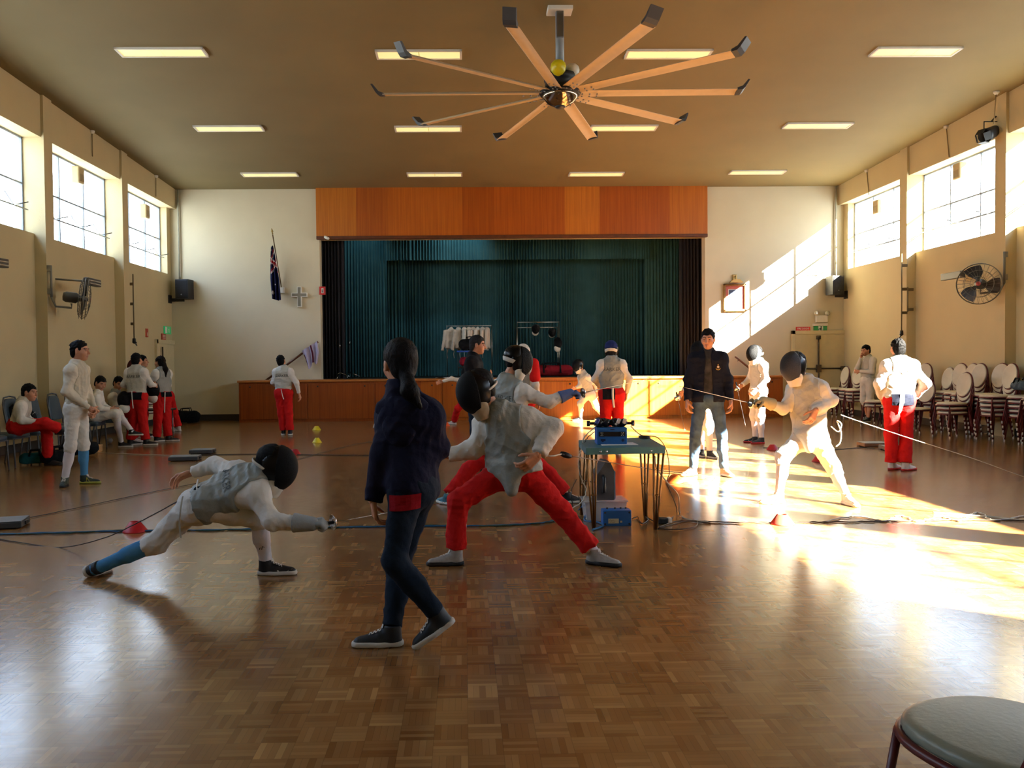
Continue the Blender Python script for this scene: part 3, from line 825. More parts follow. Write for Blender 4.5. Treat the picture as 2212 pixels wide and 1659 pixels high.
def standing(px, py, Hh, face, over=None, stance=.10, feet=None):
    """joints of a person standing on the floor at pixel (px, py), facing face degrees (0 = +X, 90 = away)"""
    o = np.array(floor(px, py), f32); a = math.radians(face); f = V3(math.cos(a), math.sin(a), 0); r = V3(math.sin(a), -math.cos(a), 0); k = Hh / 1.70
    T = dict(anL=(-stance, 0, .085), anR=(stance, 0, .085), knL=(-.095, .02, .47), knR=(.095, .02, .47), hipL=(-.082, 0, .90), hipR=(.082, 0, .90),
             shL=(-.158, -.01, 1.375), shR=(.158, -.01, 1.375), nk=(0, -.01, 1.43), hd=(0, .02, 1.575), elL=(-.212, -.03, 1.11), elR=(.212, -.03, 1.11), wrL=(-.225, .05, .87), wrR=(.225, .05, .87))
    T.update(over or {})
    J = {n: o + (r * v[0] + f * v[1]) * k + V3(0, 0, v[2] * k) for n, v in T.items()}
    for n in ('anL', 'anR'):
        J[n][2] = max(J[n][2], .0855)
    return J, f, r
def pix(Y, spec):
    """joints from points of the photograph, each on its own depth plane (base depth + offset)"""
    J = {}
    for k, v in spec.items():
        if k.startswith('an') and len(v) == 3 and v[2] == 'g': J[k] = np.array(floor(v[0], v[1]), f32) + V3(0, 0, .0855)
        else: J[k] = np.array(at(v[0], v[1], Y + (v[2] if len(v) > 2 else 0)), f32)
    return J
def ang(d): a = math.radians(d); return V3(math.cos(a), math.sin(a), 0)

def foil(hand, d, label, L=.9, group=None, guard=True, bend=.0):
    """practice foil: tapered blade, bell guard, grip; hand = point in the fist"""
    h = np.asarray(hand, f32); d = nrm(d)
    t = thing('fencing_foil', label, 'foil', tuple(map(float, h)), 0, group)
    def put(o): o.parent = t; o.matrix_parent_inverse = Matrix.Translation(-t.location); return o
    s = h + d * .055
    z = np.array([0, 0, 1], f32)
    put(MB().tube([s + d * L * k / 8 - z * bend * math.sin(PI * k / 8) * 1 for k in range(9)], [.0042 - .0024 * k / 8 for k in range(9)], 6).build('blade', metal('#b9b9b6', .25)))
    put(MB().tube([h - d * .10, h - d * .03, h + d * .05], [.012, .014, .011], 8).build('grip', M_dkgrey))
    b = MB(); b.lathe([(.006, .012), (.03, .010), (.052, -.010), (.050, -.013), (.028, .004), (.004, .004)], n=18)
    q = Vector((0, 0, 1)).rotation_difference(Vector(map(float, d))); b.xf(Matrix.Translation(Vector(map(float, s))) @ q.to_matrix().to_4x4())
    put(b.build('guard', M_chrome))
    return t
# ------------------------------------------------------------------ the people
WHITE = cloth('#dad6ca'); LAME = mat('lame_grey', '#8d8f86', .62, metal=.15, bump=.3, bscale=30., vary=.08, vscale=7.)
LAME_L = mat('lame_pale', '#b9b6a6', .6, metal=.1, bump=.3, bscale=30., vary=.06)
RED = cloth('#c41a18'); NAVY = cloth('#15152b'); BLACKC = cloth('#0d0d10'); BLUESOCK = cloth('#4f8cb8', bump=.15); WSOCK = cloth('#d9d3d3', bump=.15)
JEAN_D = cloth('#15212f'); JEAN = cloth('#42586f', vary=.3); POUCH = cloth('#0c0c12')
SH_BLACK = mat('shoe_black', '#0d0d0f', .6, bump=.2, vary=.1); SH_GREY = mat('shoe_grey', '#a9a59d', .6, vary=.15, vscale=30.); SH_DARK = mat('shoe_dark_grey', '#1a1e22', .6, vary=.3, vscale=25.)
SH_GREEN = mat('shoe_dark_green', '#26352a', .6, vary=.25, vscale=25.); SH_WHITE = mat('shoe_white', '#cfc9c2', .55, vary=.15, vscale=25.); SH_TAN = mat('shoe_tan', '#b58a64', .5, vary=.1); SH_BRIGHT = mat('shoe_multicolour', '#2d6a78', .55, vary=.8, vscale=18.)
SOLE_W = mat('sole_white', '#cbc7bb', .6, vary=.05); SOLE_B = mat('sole_black', '#101010', .6, vary=.1); SOLE_R = mat('sole_red', '#b01c20', .6, vary=.1); SOLE_Y = mat('sole_yellow', '#a5a238', .6, vary=.1)

def lettering(P, text='BARKER', w=.26, drop=.10, fn=None, m=INK, dx=0.):
    P.letters(text, w, P.sh - P.up * drop + P.rt * dx, P.rt, P.up, fn or P.vfn, m, P.vobj)
def toe(P, a, w, m=None, poly=None, name='shoe_mark', side=1, at_=(.15, .045)):
    heel, A = P.shoeA; c = heel + A[1] * at_[0] + A[2] * at_[1]
    return P.press(name, poly, c, A[1] * side, A[2], P.shoefn, m or SOLE_W)

# --- 1  lunging fencer in front
J = pix(5.55, dict(anR=(575, 1241, 'g'), knR=(560, 1118, -.03), hipR=(438, 1094, -.07), hipL=(420, 1092, .07), knL=(338, 1172, .06), anL=(212, 1226, .02),
    shR=(566, 1066, -.11), shL=(520, 1018, .15), nk=(570, 1024, .03), hd=(590, 1002, .02), elR=(588, 1126, -.22), wrR=(664, 1131, -.24), elL=(464, 1004, .30), wrL=(412, 1022, .28)))
P = Fig(J, 'fencer in a deep lunge with grey vest, white breeches and one blue sock', .0095, hf=(.95, .08, -.25))
P.footdir = {'R': V3(1, 0, 0), 'L': V3(.2, .9, 0)}
P.hand('R', d=(1, 0, .05), n=(0, .4, -1), side=(0, 1, .6), curl=1.25); P.hand('L', d=(-.9, .1, -.35), n=(.2, -.5, -.8), side=(-.1, -.8, .5), curl=.55)
P.body(face=False, fine=.009); P.jacket(WHITE, amp=.006, off=.024); P.vest(LAME, hem=-.01, lift=.016)
P.trousers(WHITE, .018, .016, t1=.24, amp=.007, rise=.03, name='breeches'); P.sock('L', BLUESOCK, .1); P.sock('R', WSOCK, .05)
P.shoe('R', (1, -.06, 0), SH_BLACK, SOLE_W, L=.275); P.press('shoe_mark', swoosh(.10), P.shoeA[0] + P.shoeA[1][1] * .19 + P.shoeA[1][2] * .03, (1, -.06, 0), (0, 0, 1), P.shoefn, SOLE_W)
P.shoe('L', (.35, .92, .0), SH_BLACK, SOLE_W, up=(.88, -.30, .36), L=.26)
P.mask(strap=SOLE_W, side=TRIM, sw=.012); P.glove('R', cloth('#9fa3a0'), .02); lettering(P, drop=.12, w=.27)
P.press('sock_mark', [[(-.02, -.012), (-.012, .012), (-.006, .012), (-.014, -.012)], [(-.004, -.012), (.002, .012), (.007, .012), (.001, -.012)], [(.004, .012), (.018, .006), (.018, .002), (.004, .007)]], (J['knR'] * .35 + J['anR'] * .65), (1, 0, 0), (0, 0, 1), lambda p: rc(p, J['knR'], J['anR'], .054, .043), SH_BLACK)
w = P.hp + P.up * .07 - P.fw * .13
P.blob('belt_pouch', lambda p: ell(p, w + P.rt * .02, (.035, .02, .028)), [w], .08, .007, POUCH)
P.tube('belt_strap', [w + P.rt * .11 + P.fw * .03, w + P.rt * .02 - P.fw * .02, w - P.rt * .09], .007, WHITE)
q = np.array(at(395, 1072, 5.40)); P.tube('hanging_strap', [q, np.array(at(390, 1100, 5.38)), np.array(at(388, 1135, 5.40)), np.array(at(391, 1162, 5.40))], .006, cloth('#b5b2a4'))
foil(P.hands['R'][1][1], (.84, .54, .05), 'foil held low by the lunging fencer in front', .88)

# --- 2  woman walking past
J = pix(4.16, dict(anR=(847, 1394, 'g'), knR=(862, 1222, .12), hipR=(905, 1052, .05), hipL=(880, 1048, -.06), knL=(852, 1212, -.10), anL=(943, 1326, -.06),
    shR=(922, 886, -.02), shL=(846, 884, .05), nk=(868, 842, .0), hd=(864, 786, .02), elL=(826, 985, -.02), wrL=(806, 1082, .0), elR=(944, 965, .04), wrR=(938, 985, .24)))
P = Fig(J, 'person seen from behind in a dark navy hooded jacket and jeans, walking past', .0095, hf=(-.38, .9, -.12), female=True)
P.footdir = {'R': V3(-1, 0, 0), 'L': V3(-1, 0, 0)}
P.hand('L', d=(.15, .15, -1), n=(1, .3, .1), side=(-.4, .9, .2), curl=.55, sc=.9); P.hand('R', d=(0, 1, -.1), n=(-1, 0, 0), side=(0, 0, 1), curl=.6, sc=.9)
P.body(face=True, fine=.007)
P.jacket(NAVY, off=.028, amp=.006, hem=-.10, sleeve=1.02, collar=.03, hood=True); jf = P.jfn
b0 = P.sh - P.fw * .085 + P.up * .015
Ah = np.stack([P.rt, P.fw, P.up])
P.blob('hood', lambda p: smax(smin(ell(p, b0, (.150, .070, .075), Ah), ell(p, b0 - P.up * .10 - P.fw * .035, (.095, .045, .10), Ah), .05), -ell(p, P.J['nk'] + P.up * .075, (.075, .085, .11), Ah), .02) + wrinkle(p, .008, 34, 6), [b0 - P.up * .2, b0 + P.up * .1], .2, .0095, NAVY)
P.trousers(JEAN_D, .004, .012, t1=.99, amp=.005, rise=.08, name='jeans')
P.shoe('R', (-1, -.02, 0), SH_DARK, SOLE_W, L=.265); P.shoe('L', (-.80, -.12, -.56), SH_DARK, SOLE_W, up=(-.55, 0, .83), L=.255)
hd = J['hd']
def hairf(p):
    q = (p - hd) @ P.A.T
    d = ell(q, (0, -.016, .036), (.088, .108, .098)); d = smin(d, ell(q, (0, -.056, -.03), (.068, .055, .075)), .03)
    line = np.interp(q[:, 1], [-.10, -.05, -.036, -.024, .0, .022, .036, .05, .062, .09], [-.09, -.08, -.05, .0, .012, -.02, .0, .03, .05, .045]).astype(f32)
    d = smax(d, line - q[:, 2], .008)
    a = hd + P.hf * -.085 + P.hu * -.055; b = np.array(at(885, 845, 4.02), f32); c = np.array(at(908, 880, 4.0), f32)
    tl = union([rc(p, a, b, .036, .042), rc(p, b, c, .042, .014)], .03)
    return smin(d, tl, .02) + wrinkle(q, .003, 120, 2, (1, 0, .1))
v, f = surface(hairf, np.minimum(hd, at(908, 885, 4.0)) - .14, hd + .16, .0075); mesh_from('hair', [(v, f, 0)], [HAIRB], P.root)
P.press('red_patch', gridq(-.076, .076, -.044, .034, skew=.010), np.array(at(869, 1075, 4.16)), (.98, .18, 0), (0, 0, 1), lambda p: np.minimum(jf(p), P.tfn(p)), cloth('#9c1220'), lift=.006)
P.tube('drawstring', [np.array(at(820, 885, 4.3)), np.array(at(812, 912, 4.3)), np.array(at(808, 925, 4.3))], .007, WHITE)

# --- 3  fencer in red trousers, wide stance
J = pix(5.8, dict(anR=(985, 1220, 'g'), knR=(990, 1082, -.06), hipR=(1086, 1022, .04), hipL=(1134, 1020, -.04), knL=(1214, 1106, -.02), anL=(1282, 1218, 'g'),
    shR=(1048, 908, .07), shL=(1140, 898, -.02), nk=(1074, 884, -.02), hd=(1034, 838, -.06), elR=(1022, 970, .05), wrR=(964, 985, .03), elL=(1196, 924, -.06), wrL=(1162, 984, -.19)))
pt = np.array(at(1110, 1050, 5.68))
P = Fig(J, 'fencer in grey vest and red trousers in a wide stance, hand at the hip', .0095, hf=(-.88, -.25, -.32))
P.footdir = {'R': V3(-1, 0, 0), 'L': V3(.9, -.4, 0)}
P.hand('R', d=(-1, 0, 0), n=(0, 0, -1), side=(0, -1, .2), curl=1.1); P.hand('L', d=(-.78, -.05, -.62), n=(-.4, .85, .3), side=(-.4, -.6, .7), curl=.5, sc=1.05)
P.body(face=False, fine=.009); P.jacket(WHITE, amp=.007, off=.034, hem=.0); P.vest(LAME, hem=-.005, lift=.012, point=P.hp + P.fw * .125 - P.up * .11)
P.trousers(RED, .020, .034, t1=.93, amp=.008, rise=.10)
P.sock('R', WSOCK, .5); P.sock('L', WSOCK, .5)
P.shoe('R', (-1, -.05, 0), SH_GREY, SOLE_B, L=.275); P.shoe('L', (.86, -.5, 0), SH_GREY, SOLE_B, L=.275)
P.mask(bib=cloth('#b8a98c'), strap=SOLE_W, sw=.010)

# --- 4  attacker behind him
J = pix(8.35, dict(anL=(968, 1090, 'g'), knL=(1012, 1015, .03), hipL=(1082, 958, .07), hipR=(1100, 958, -.07), knR=(1186, 1024, -.02), anR=(1224, 1086, 'g'),
    shR=(1132, 842, -.10), shL=(1072, 832, .12), nk=(1094, 818, .03), hd=(1116, 776, .02), elR=(1186, 868, -.14), wrR=(1226, 852, -.10), elL=(1046, 880, .22), wrL=(1070, 905, .3)))
P = Fig(J, 'fencer stretching a blue and white glove forward, white-banded mask, behind the wide-stanced fencer', .011, hf=(.95, .12, -.12))
P.footdir = {'L': V3(0, 1, 0), 'R': V3(1, 0, 0)}
P.hand('R', d=(1, -.05, .18), n=(0, .3, -1), side=(0, 1, .4), curl=1.1); P.hand('L', curl=.6)
P.body(face=False, fine=.01); P.jacket(WHITE, amp=.008, off=.030); P.vest(LAME, hem=.04); P.trousers(RED, .022, .034, amp=.007)
P.shoe('L', (-.55, .8, 0), SH_BRIGHT, SOLE_W); P.shoe('R', (1, -.1, 0), SH_DARK, SOLE_W)
P.mask(bib=cloth('#e0dccb'), strap=SOLE_W, back=TRIM); P.glove('R', cloth('#5a6c98'), .02); lettering(P, drop=.11, w=.27, dx=.02)
foil(P.hands['R'][1][1], (1, .35, .18), 'foil held out by the fencer with the blue and white glove', .88)

# --- 5  fencer on guard in the sun
J = pix(8.2, dict(anR=(1683, 1087, 'g'), knR=(1692, 984, -.03), hipR=(1734, 948, .04), hipL=(1766, 948, -.04), knL=(1800, 1010, .0), anL=(1828, 1089, 'g'),
    shR=(1714, 836, .08), shL=(1772, 832, -.04), nk=(1738, 820, .0), hd=(1718, 788, -.02), elR=(1692, 884, .04), wrR=(1654, 868, -.01), elL=(1798, 866, -.03), wrL=(1762, 886, -.17)))
pt = np.array(at(1742, 962, 8.08))
P = Fig(J, 'fencer on guard in full sun, pale vest and white breeches, dark domed mask', .0105, hf=(-.90, -.40, -.08))
P.footdir = {'R': V3(-1, 0, 0), 'L': V3(.3, -.9, 0)}
P.hand('R', d=(-1, 0, .05), n=(0, 0, -1), side=(0, -1, .3), curl=1.15); P.hand('L', d=(-.5, -.15, -.85), n=(-.3, .8, .2), side=(-.7, -.4, .4), curl=.45)
P.body(face=False, fine=.01); P.jacket(WHITE, amp=.006, off=.020); P.vest(LAME_L, hem=.01, point=P.hp + P.fw * .12 - P.up * .09); P.trousers(WHITE, .02, .02, t1=.3, amp=.007, name='breeches')
P.sock('R', WSOCK, .2); P.sock('L', WSOCK, .2); P.shoe('R', (-1, -.06, 0), SH_WHITE, SOLE_W)
P.press('shoe_mark', [[(-.05, -.012), (-.03, -.012), (-.01, .014), (-.03, .014)], [(-.01, -.012), (.012, -.012), (.03, .014), (.01, .014)]], P.shoeA[0] + P.shoeA[1][1] * .11 + P.shoeA[1][2] * .042, (1, .05, 0), (0, 0, 1), P.shoefn, cloth('#a3283a'))
P.shoe('L', (.15, -1, 0), SH_WHITE, SOLE_W); P.mask(bib=cloth('#e6e0cf'), meshm=mat('mask_mesh_brown', '#1b1311', .4, bump=.5, bscale=260.)); P.glove('R', cloth('#b8ae8c'), .02)
k = J['hipL'] + P.up * .12 + P.rt * -.13
P.tube('body_cord', [k, k + V3(.05, -.05, -.05), k + V3(.09, -.03, .02), k + V3(.06, 0, .05), k + V3(.10, 0, -.06), k + V3(.09, 0, -.16), k + V3(.05, 0, -.2)], .006, WHITE)
foil(P.hands['R'][1][1], np.array(at(1475, 836, 8.0)) - np.array(P.hands['R'][1][1]), 'foil held out level by the sunlit fencer on guard', .78)

def fencer(J, label, face, hf=None, vox=.0125, jacket=WHITE, vest=LAME, legs='long', legcol=RED, head='mask', hairm=HAIR, text=None, shoes=(SH_BLACK, SOLE_W), feet=(0, 0), hands=.5, socks=(WSOCK, WSOCK), joff=.016, amp=.005, maskkw=None, hem=-.04, hairkw=None, vhem=-.03, fine=.0065, female=False, trk=None):
    P = Fig(J, label, vox, hf=hf, female=female); f = ang(face)
    fd = [ang(face + feet[0]), ang(face + feet[1])]; P.footdir = {'L': fd[0], 'R': fd[1]}
    for a in 'LR':
        if a not in P.hands: P.hand(a, curl=hands)
    P.body(face=head == 'hair', fine=fine)
    P.jacket(jacket, off=joff, amp=amp, hem=hem)
    if vest: P.vest(vest, hem=vhem)
    if legs == 'long': P.trousers(legcol, **(trk or dict(off=.024, off2=.04, t1=.97)))
    else:
        P.trousers(legcol, .022, .02, t1=.26, name='breeches')
        if socks:
            P.sock('L', socks[0]); P.sock('R', socks[1])
    for a, d in zip('LR', fd): P.shoe(a, d, *shoes)
    if head == 'mask': P.mask(**(maskkw or {}))
    else: P.hair(hairm, **(hairkw or {}))
    if text: lettering(P, text, w=.27, fn=P.vfn if vest else P.jfn)
    return P

# --- 6  man in the navy zip jacket
J, f, r = standing(1530, 1027, 1.80, -104, dict(anL=(-.175, 0, .085), anR=(.17, .03, .085), knL=(-.15, .03, .48), knR=(.145, .04, .48), elL=(-.222, -.01, 1.11), elR=(.222, -.01, 1.11), wrL=(-.245, .07, .87), wrR=(.235, .08, .87), hd=(0, .03, 1.575)))
P = Fig(J, 'dark haired person in an open navy zip jacket and jeans, standing in the sun', .0105, hf=(-.42, -.88, -.16))
P.footdir = {'L': ang(-70), 'R': ang(-150)}
P.hand('L', d=(.0, -.1, -1), n=(-.8, 0, 0), side=(0, -1, 0), curl=.5); P.hand('R', d=(0, -.1, -1), n=(.8, 0, 0), side=(0, -1, 0), curl=.5)
P.body(fine=.005); sf_ = None
P.jacket(cloth('#3a3836', vary=.5), off=.012, amp=.003, hem=-.03, sleeve=.5, collar=.03, name='shirt')
def jk(p):
    t = smin(P.torso(p, .024), rc(p, P.J['hipL'], P.J['hipR'], .118, .118), .05); t = np.maximum(t, (P.hp - P.up * .06 - p) @ P.up)
    ds = [t, rc(p, P.J['nk'] - P.up * .03, P.J['nk'] + P.up * .055, .078, .072, 1)] + [P.arm(p, a, .024, 1.0) for a in 'LR']
    d = union(ds, .04) + wrinkle(p, .006, 38, 5)
    q = p - P.sh; x = q @ P.rt; z = q @ P.up; y = q @ P.fw
    gap = smax(np.abs(x - .0) - np.interp(-z, [-.1, 0, .25, .5, .7], [.05, .03, .045, .055, .05]).astype(f32), -y - .02, .01)
    return smax(d, -gap, .008)
P.jfn = jk; pts = [J[k] for k in J if k[:2] in ('sh', 'el', 'wr', 'hi', 'nk')]; grow('zip_jacket', jk, pts, .16, .0095, cloth('#12141f'), P.root)
P.trousers(JEAN, .010, .018, t1=1.0, amp=.007, rise=.04, name='jeans')
P.shoe('L', ang(-75), SH_TAN, SOLE_W); P.shoe('R', ang(-150), SH_TAN, SOLE_W); P.hair(HAIR, fringe=.052, tuft=.006)
GOLD = mat('crest_gold', '#c79a3a', .5, vary=.1); c = P.sh - P.up * .13 - P.rt * .115
P.press('crest', [[(math.cos(a) * .016, math.sin(a) * .018 + .0) for a in np.linspace(0, 2 * PI, 13)[:-1]], [(-.006, .022), (.006, .022), (.008, .034), (0, .03), (-.008, .034)], [(-.03, -.012), (-.018, -.022), (0, -.03), (.018, -.022), (.03, -.012), (.022, -.032), (0, -.042), (-.022, -.032)]], c, -P.rt, P.up, jk, GOLD)
P.press('crest_shield', [[(-.010, .010), (.010, .010), (.009, -.004), (0, -.013), (-.009, -.004)]], c, -P.rt, P.up, jk, cloth('#d9d9d4'), lift=.006)

# --- 7  masked fencer half hidden behind him
J, f, r = standing(1524, 987, 1.70, 200, dict(hd=(.0, .09, 1.565), wrR=(.24, .22, .95), elR=(.26, .06, 1.1)))
P = fencer(J, 'masked fencer in white half hidden behind the navy zip jacket', 200, hf=(-.85, -.5, -.15), vest=None, legs='b', legcol=WHITE, shoes=(SH_BLACK, SOLE_W), feet=(80, 60))
for i in (-1, 0, 1):
    P.press('shoe_stripe', [[(-.006 + i * .02, -.022), (.002 + i * .02, -.022), (.014 + i * .02, .022), (.006 + i * .02, .022)]], P.shoeA[0] + P.shoeA[1][1] * .13 + P.shoeA[1][2] * .04, (1, 0, 0), (0, 0, 1), P.shoefn, SOLE_W)
foil(P.hands['R'][1][1], np.array(at(1478, 925, 11.5)) - np.array(P.hands['R'][1][1]), 'foil pointing at the floor beside the navy zip jacket', .8)

# --- 8  masked fencer in white, right of the navy jacket
J, f, r = standing(1638, 957, 1.66, 192, dict(wrR=(.2, .2, 1.0), elR=(.27, .02, 1.10), wrL=(-.2, .14, .95), hd=(0, .05, 1.57)))
P = fencer(J, 'masked fencer in white standing in the sun before the stage end', 192, hf=(-.9, -.3, .1), vest=LAME_L, legs='b', legcol=WHITE, shoes=(SH_DARK, SOLE_R), feet=(6, -14), maskkw=dict(side=mat('mask_trim_grey', '#2b333c', .3), strap=SOLE_W))
P.press('shoe_mark', swoosh(.09), P.shoeA[0] + P.shoeA[1][1] * .14 + P.shoeA[1][2] * .04, P.shoeA[1][1] * -1, (0, 0, 1), P.shoefn, SOLE_W)
foil(P.hands['R'][1][1], np.array(at(1613, 932, 13.6)) - np.array(P.hands['R'][1][1]), 'foil hanging down from the white fencer before the stage end', .72)

# --- 9  back view with pale jacket and red trousers at the right
J, f, r = standing(1942, 1016, 1.66, 84, dict(elR=(.30, -.06, 1.12), wrR=(.22, .10, .93), elL=(-.26, -.02, 1.12), wrL=(-.17, .14, .94), anL=(-.07, .05, .085), anR=(.06, -.04, .085), hd=(-.01, .02, 1.575)))
P = fencer(J, 'dark haired fencer seen from behind in sunlit pale vest and red trousers', 84, vest=LAME_L, head='hair', text='BARKER', shoes=(SH_WHITE, SOLE_R), feet=(-50, -60), joff=.028, vhem=.05, hem=.02, vox=.011)
w = P.hp + P.up * .05 - P.fw * .13
P.press('waist_pouch', gridq(-.13, .13, -.08, .06), P.hp + P.up * .03, P.rt, P.up, P.tfn, cloth('#090d1c'), lift=.012)
P.press('hanging_towel', [[(-.03, -.19), (.005, -.17), (.02, -.04), (.03, .06), (-.02, .06), (-.035, -.06)]], P.hp + P.up * .03 - P.rt * .02, P.rt, P.up, P.tfn, WHITE, lift=.02)

# --- 10 thinker by the wall
J, f, r = standing(1874, 911, 1.74, 196, dict(elR=(.14, .17, 1.16), wrR=(.02, .15, 1.43), elL=(-.22, .08, 1.10), wrL=(.02, .2, 1.11), hd=(0, .05, 1.57), anL=(-.13, .1, .085), anR=(.1, -.1, .085)))
P = Fig(J, 'placeholder', .012)
for o in list(P.root.children): bpy.data.objects.remove(o)
bpy.data.objects.remove(P.root)
P = fencer(J, 'dark haired fencer in white with hand on chin, by the chair stacks', 196, hf=(-.92, -.3, -.2), vest=LAME_L, legs='b', legcol=WHITE, socks=None, head='hair', shoes=(SH_BLACK, SOLE_W), hands=1.0)

# --- 11 back view before the stage
J, f, r = standing(614, 940, 1.60, 84, dict(hd=(-.05, .02, 1.57), elR=(.29, -.03, 1.12), wrR=(.33, .02, .88), elL=(-.24, .05, 1.12), wrL=(-.16, .2, .98), anL=(-.03, .05, .085), anR=(.13, 0, .085), knL=(-.06, .03, .47), knR=(.10, .02, .47)))
P = fencer(J, 'dark haired fencer seen from behind before the stage end, red trousers', 84, vest=LAME_L, head='hair', text='BARKER', feet=(20, 15), vhem=.03, hem=.0)
P.tube('waist_tie', [P.hp + P.up * .08 - P.fw * .15, P.hp - P.up * .06 - P.fw * .15 + P.rt * .03, P.hp - P.up * .12 - P.fw * .15 + P.rt * .05], .008, WHITE)
J0 = J
# --- 12 standing fencer at the left, profile
J, f, r = standing(163, 1047, 1.72, -4, dict(hipL=(-.078, .03, .90), hipR=(.078, .03, .90), shL=(-.145, .05, 1.375), shR=(.145, .05, 1.375), nk=(0, .05, 1.43), elR=(.22, .03, 1.10), wrR=(.06, .23, .90), elL=(-.21, .06, 1.10), wrL=(-.03, .24, .88), anR=(.08, -.08, .085), anL=(-.09, .06, .085), knR=(.085, .0, .47), knL=(-.09, .06, .47), hd=(0, .09, 1.575)))
P = Fig(J, 'dark haired fencer in white standing in profile, one blue and one white sock', .0105, hf=(1, .02, -.06))
P.footdir = {'L': ang(0), 'R': ang(-70)}
P.hand('R', d=(.3, .6, -.5), n=(-.4, .4, .3), side=(.6, 0, .6), curl=.9); P.hand('L', d=(.2, -.6, -.5), n=(-.5, -.2, .2), side=(.6, 0, .6), curl=.9)
P.body(fine=.005); P.jacket(cloth('#cfc6b0'), off=.014, amp=.007, hem=-.02); P.vest(cloth('#c5bda6'), hem=.03, lift=.006); P.trousers(WHITE, .012, .014, t1=.22, amp=.006, name='breeches')
P.sock('L', BLUESOCK); P.sock('R', WSOCK); P.shoe('R', ang(-75), SH_GREEN, SOLE_B); P.shoe('L', ang(-3), SH_GREEN, SOLE_Y)
P.press('shoe_letter', text_polys('N', .05), P.shoeA[0] + P.shoeA[1][1] * .12 + P.shoeA[1][2] * .05, (1, 0, 0), (0, 0, 1), P.shoefn, SOLE_Y)
P.hair(HAIR, tuft=.009, fringe=.05, seed=4)

# --- 13 pair at the back left
J, f, r = standing(298, 962, 1.64, 80, dict(elR=(.25, .06, 1.12), wrR=(.2, .28, 1.1), elL=(-.26, .0, 1.12), wrL=(-.12, .2, 1.0), anL=(-.15, 0, .085), anR=(.15, .02, .085), hd=(-.01, .03, 1.57)))
P = fencer(J, 'dark haired fencer seen from behind in red trousers, at the table by the corner door', 80, vest=LAME_L, head='hair', text='BARKER', feet=(-40, -75), vhem=.06, hem=.02)
P.press('waist_pouch', gridq(-.15, .15, -.09, .04), P.hp + P.up * .04, P.rt, P.up, P.tfn, POUCH, lift=.012)
P.tube('waist_tie', [P.hp + P.up * .1 - P.fw * .16, P.hp - P.up * .06 - P.fw * .15, P.hp - P.up * .2 - P.fw * .13], .009, WHITE)
J, f, r = standing(352, 954, 1.60, 150, dict(elL=(-.22, .1, 1.18), wrL=(-.08, .3, 1.15), elR=(.24, .08, 1.12), wrR=(.1, .26, 1.1), hd=(0, .04, 1.56), anL=(-.08, .08, .085), anR=(.1, -.04, .085)))
P = fencer(J, 'fencer with a long dark ponytail, grey vest and red trousers, near the corner door', 150, vest=LAME, head='hair', hairm=HAIRB, feet=(-110, -140), female=True, vhem=.06, hem=.03)
a = P.hl(0, -.09, .0); P.blob('ponytail', lambda p: union([rc(p, a, a - P.hf * .05 - P.hu * .12, .045, .05), rc(p, a - P.hf * .05 - P.hu * .12, a - P.hf * .03 - P.hu * .34, .05, .02)], .03) + wrinkle(p, .004, 90, 3), [a, a - P.hu * .34 - P.hf * .05], .08, .011, HAIRB)
P.press('waist_pouch', gridq(-.12, .12, -.06, .03), P.hp + P.up * .05, P.rt, P.up, P.tfn, POUCH, lift=.012)
P.tube('waist_tie', [P.hp + P.up * .08 + V3(.1, -.13, 0), P.hp + V3(.1, -.15, -.12), P.hp + V3(.09, -.14, -.3)], .011, WHITE)
J, f, r = standing(374, 932, 1.48, 178, dict(hipL=(-.08, .14, .86), hipR=(.08, .12, .86), shL=(-.15, .24, 1.34), shR=(.15, .22, 1.34), nk=(0, .24, 1.40), hd=(0, .27, 1.54), elL=(-.24, .3, 1.1), elR=(.22, .3, 1.1), wrL=(-.2, .45, 1.0), wrR=(.2, .45, 1.0), knL=(-.09, .08, .47), knR=(.09, .0, .47), anR=(.1, -.1, .085)))
fencer(J, 'fencer mostly hidden behind the long ponytail, red trousers and pale shoes', 178, head='hair', shoes=(SH_WHITE, SOLE_W))
J, f, r = standing(309, 944, 1.62, 10, None)
fencer(J, 'fencer mostly hidden behind the standing pair by the corner door, dark hair', 10, head='hair')

# --- 14 seated fencers on the left
def seated(Y, spec, label, face, hf, feet=(0, 0), **kw):
    return fencer(pix(Y, spec), label, face, hf=hf, head='hair', feet=feet, **kw)
seated(11.9, dict(hipL=(36, 922, .09), hipR=(36, 922, -.09), knL=(100, 918, .10), anL=(104, 992, .08), knR=(98, 914, -.12), anR=(127, 926, .06), shL=(52, 874, .16), shR=(46, 874, -.16), nk=(52, 864, 0), hd=(64, 848, 0), elL=(60, 906, .24), elR=(46, 908, -.22), wrL=(84, 914, .12), wrR=(80, 912, -.14)),
       'dark haired fencer in pale jacket and red trousers seated with legs crossed', 0, (1, -.1, -.1), vest=LAME_L, hem=.03, vhem=.06, shoes=(SH_BLACK, SOLE_B), amp=.005)
seated(14.4, dict(hipL=(206, 899, .09), hipR=(206, 899, -.09), knL=(254, 892, .08), anL=(284, 930, .05), knR=(250, 893, -.08), anR=(262, 966, 'g'), shL=(213, 856, .16), shR=(207, 856, -.16), nk=(213, 846, 0), hd=(217, 828, 0), elL=(226, 878, .2), elR=(215, 882, -.2), wrL=(240, 884, .1), wrR=(238, 884, -.1)),
       'seated fencer in white with a leg stretched out, behind the profile fencer', 0, (.8, -.5, -.4), vest=None, legs='b', legcol=WHITE, hem=.03, shoes=(SH_BLACK, SOLE_W))
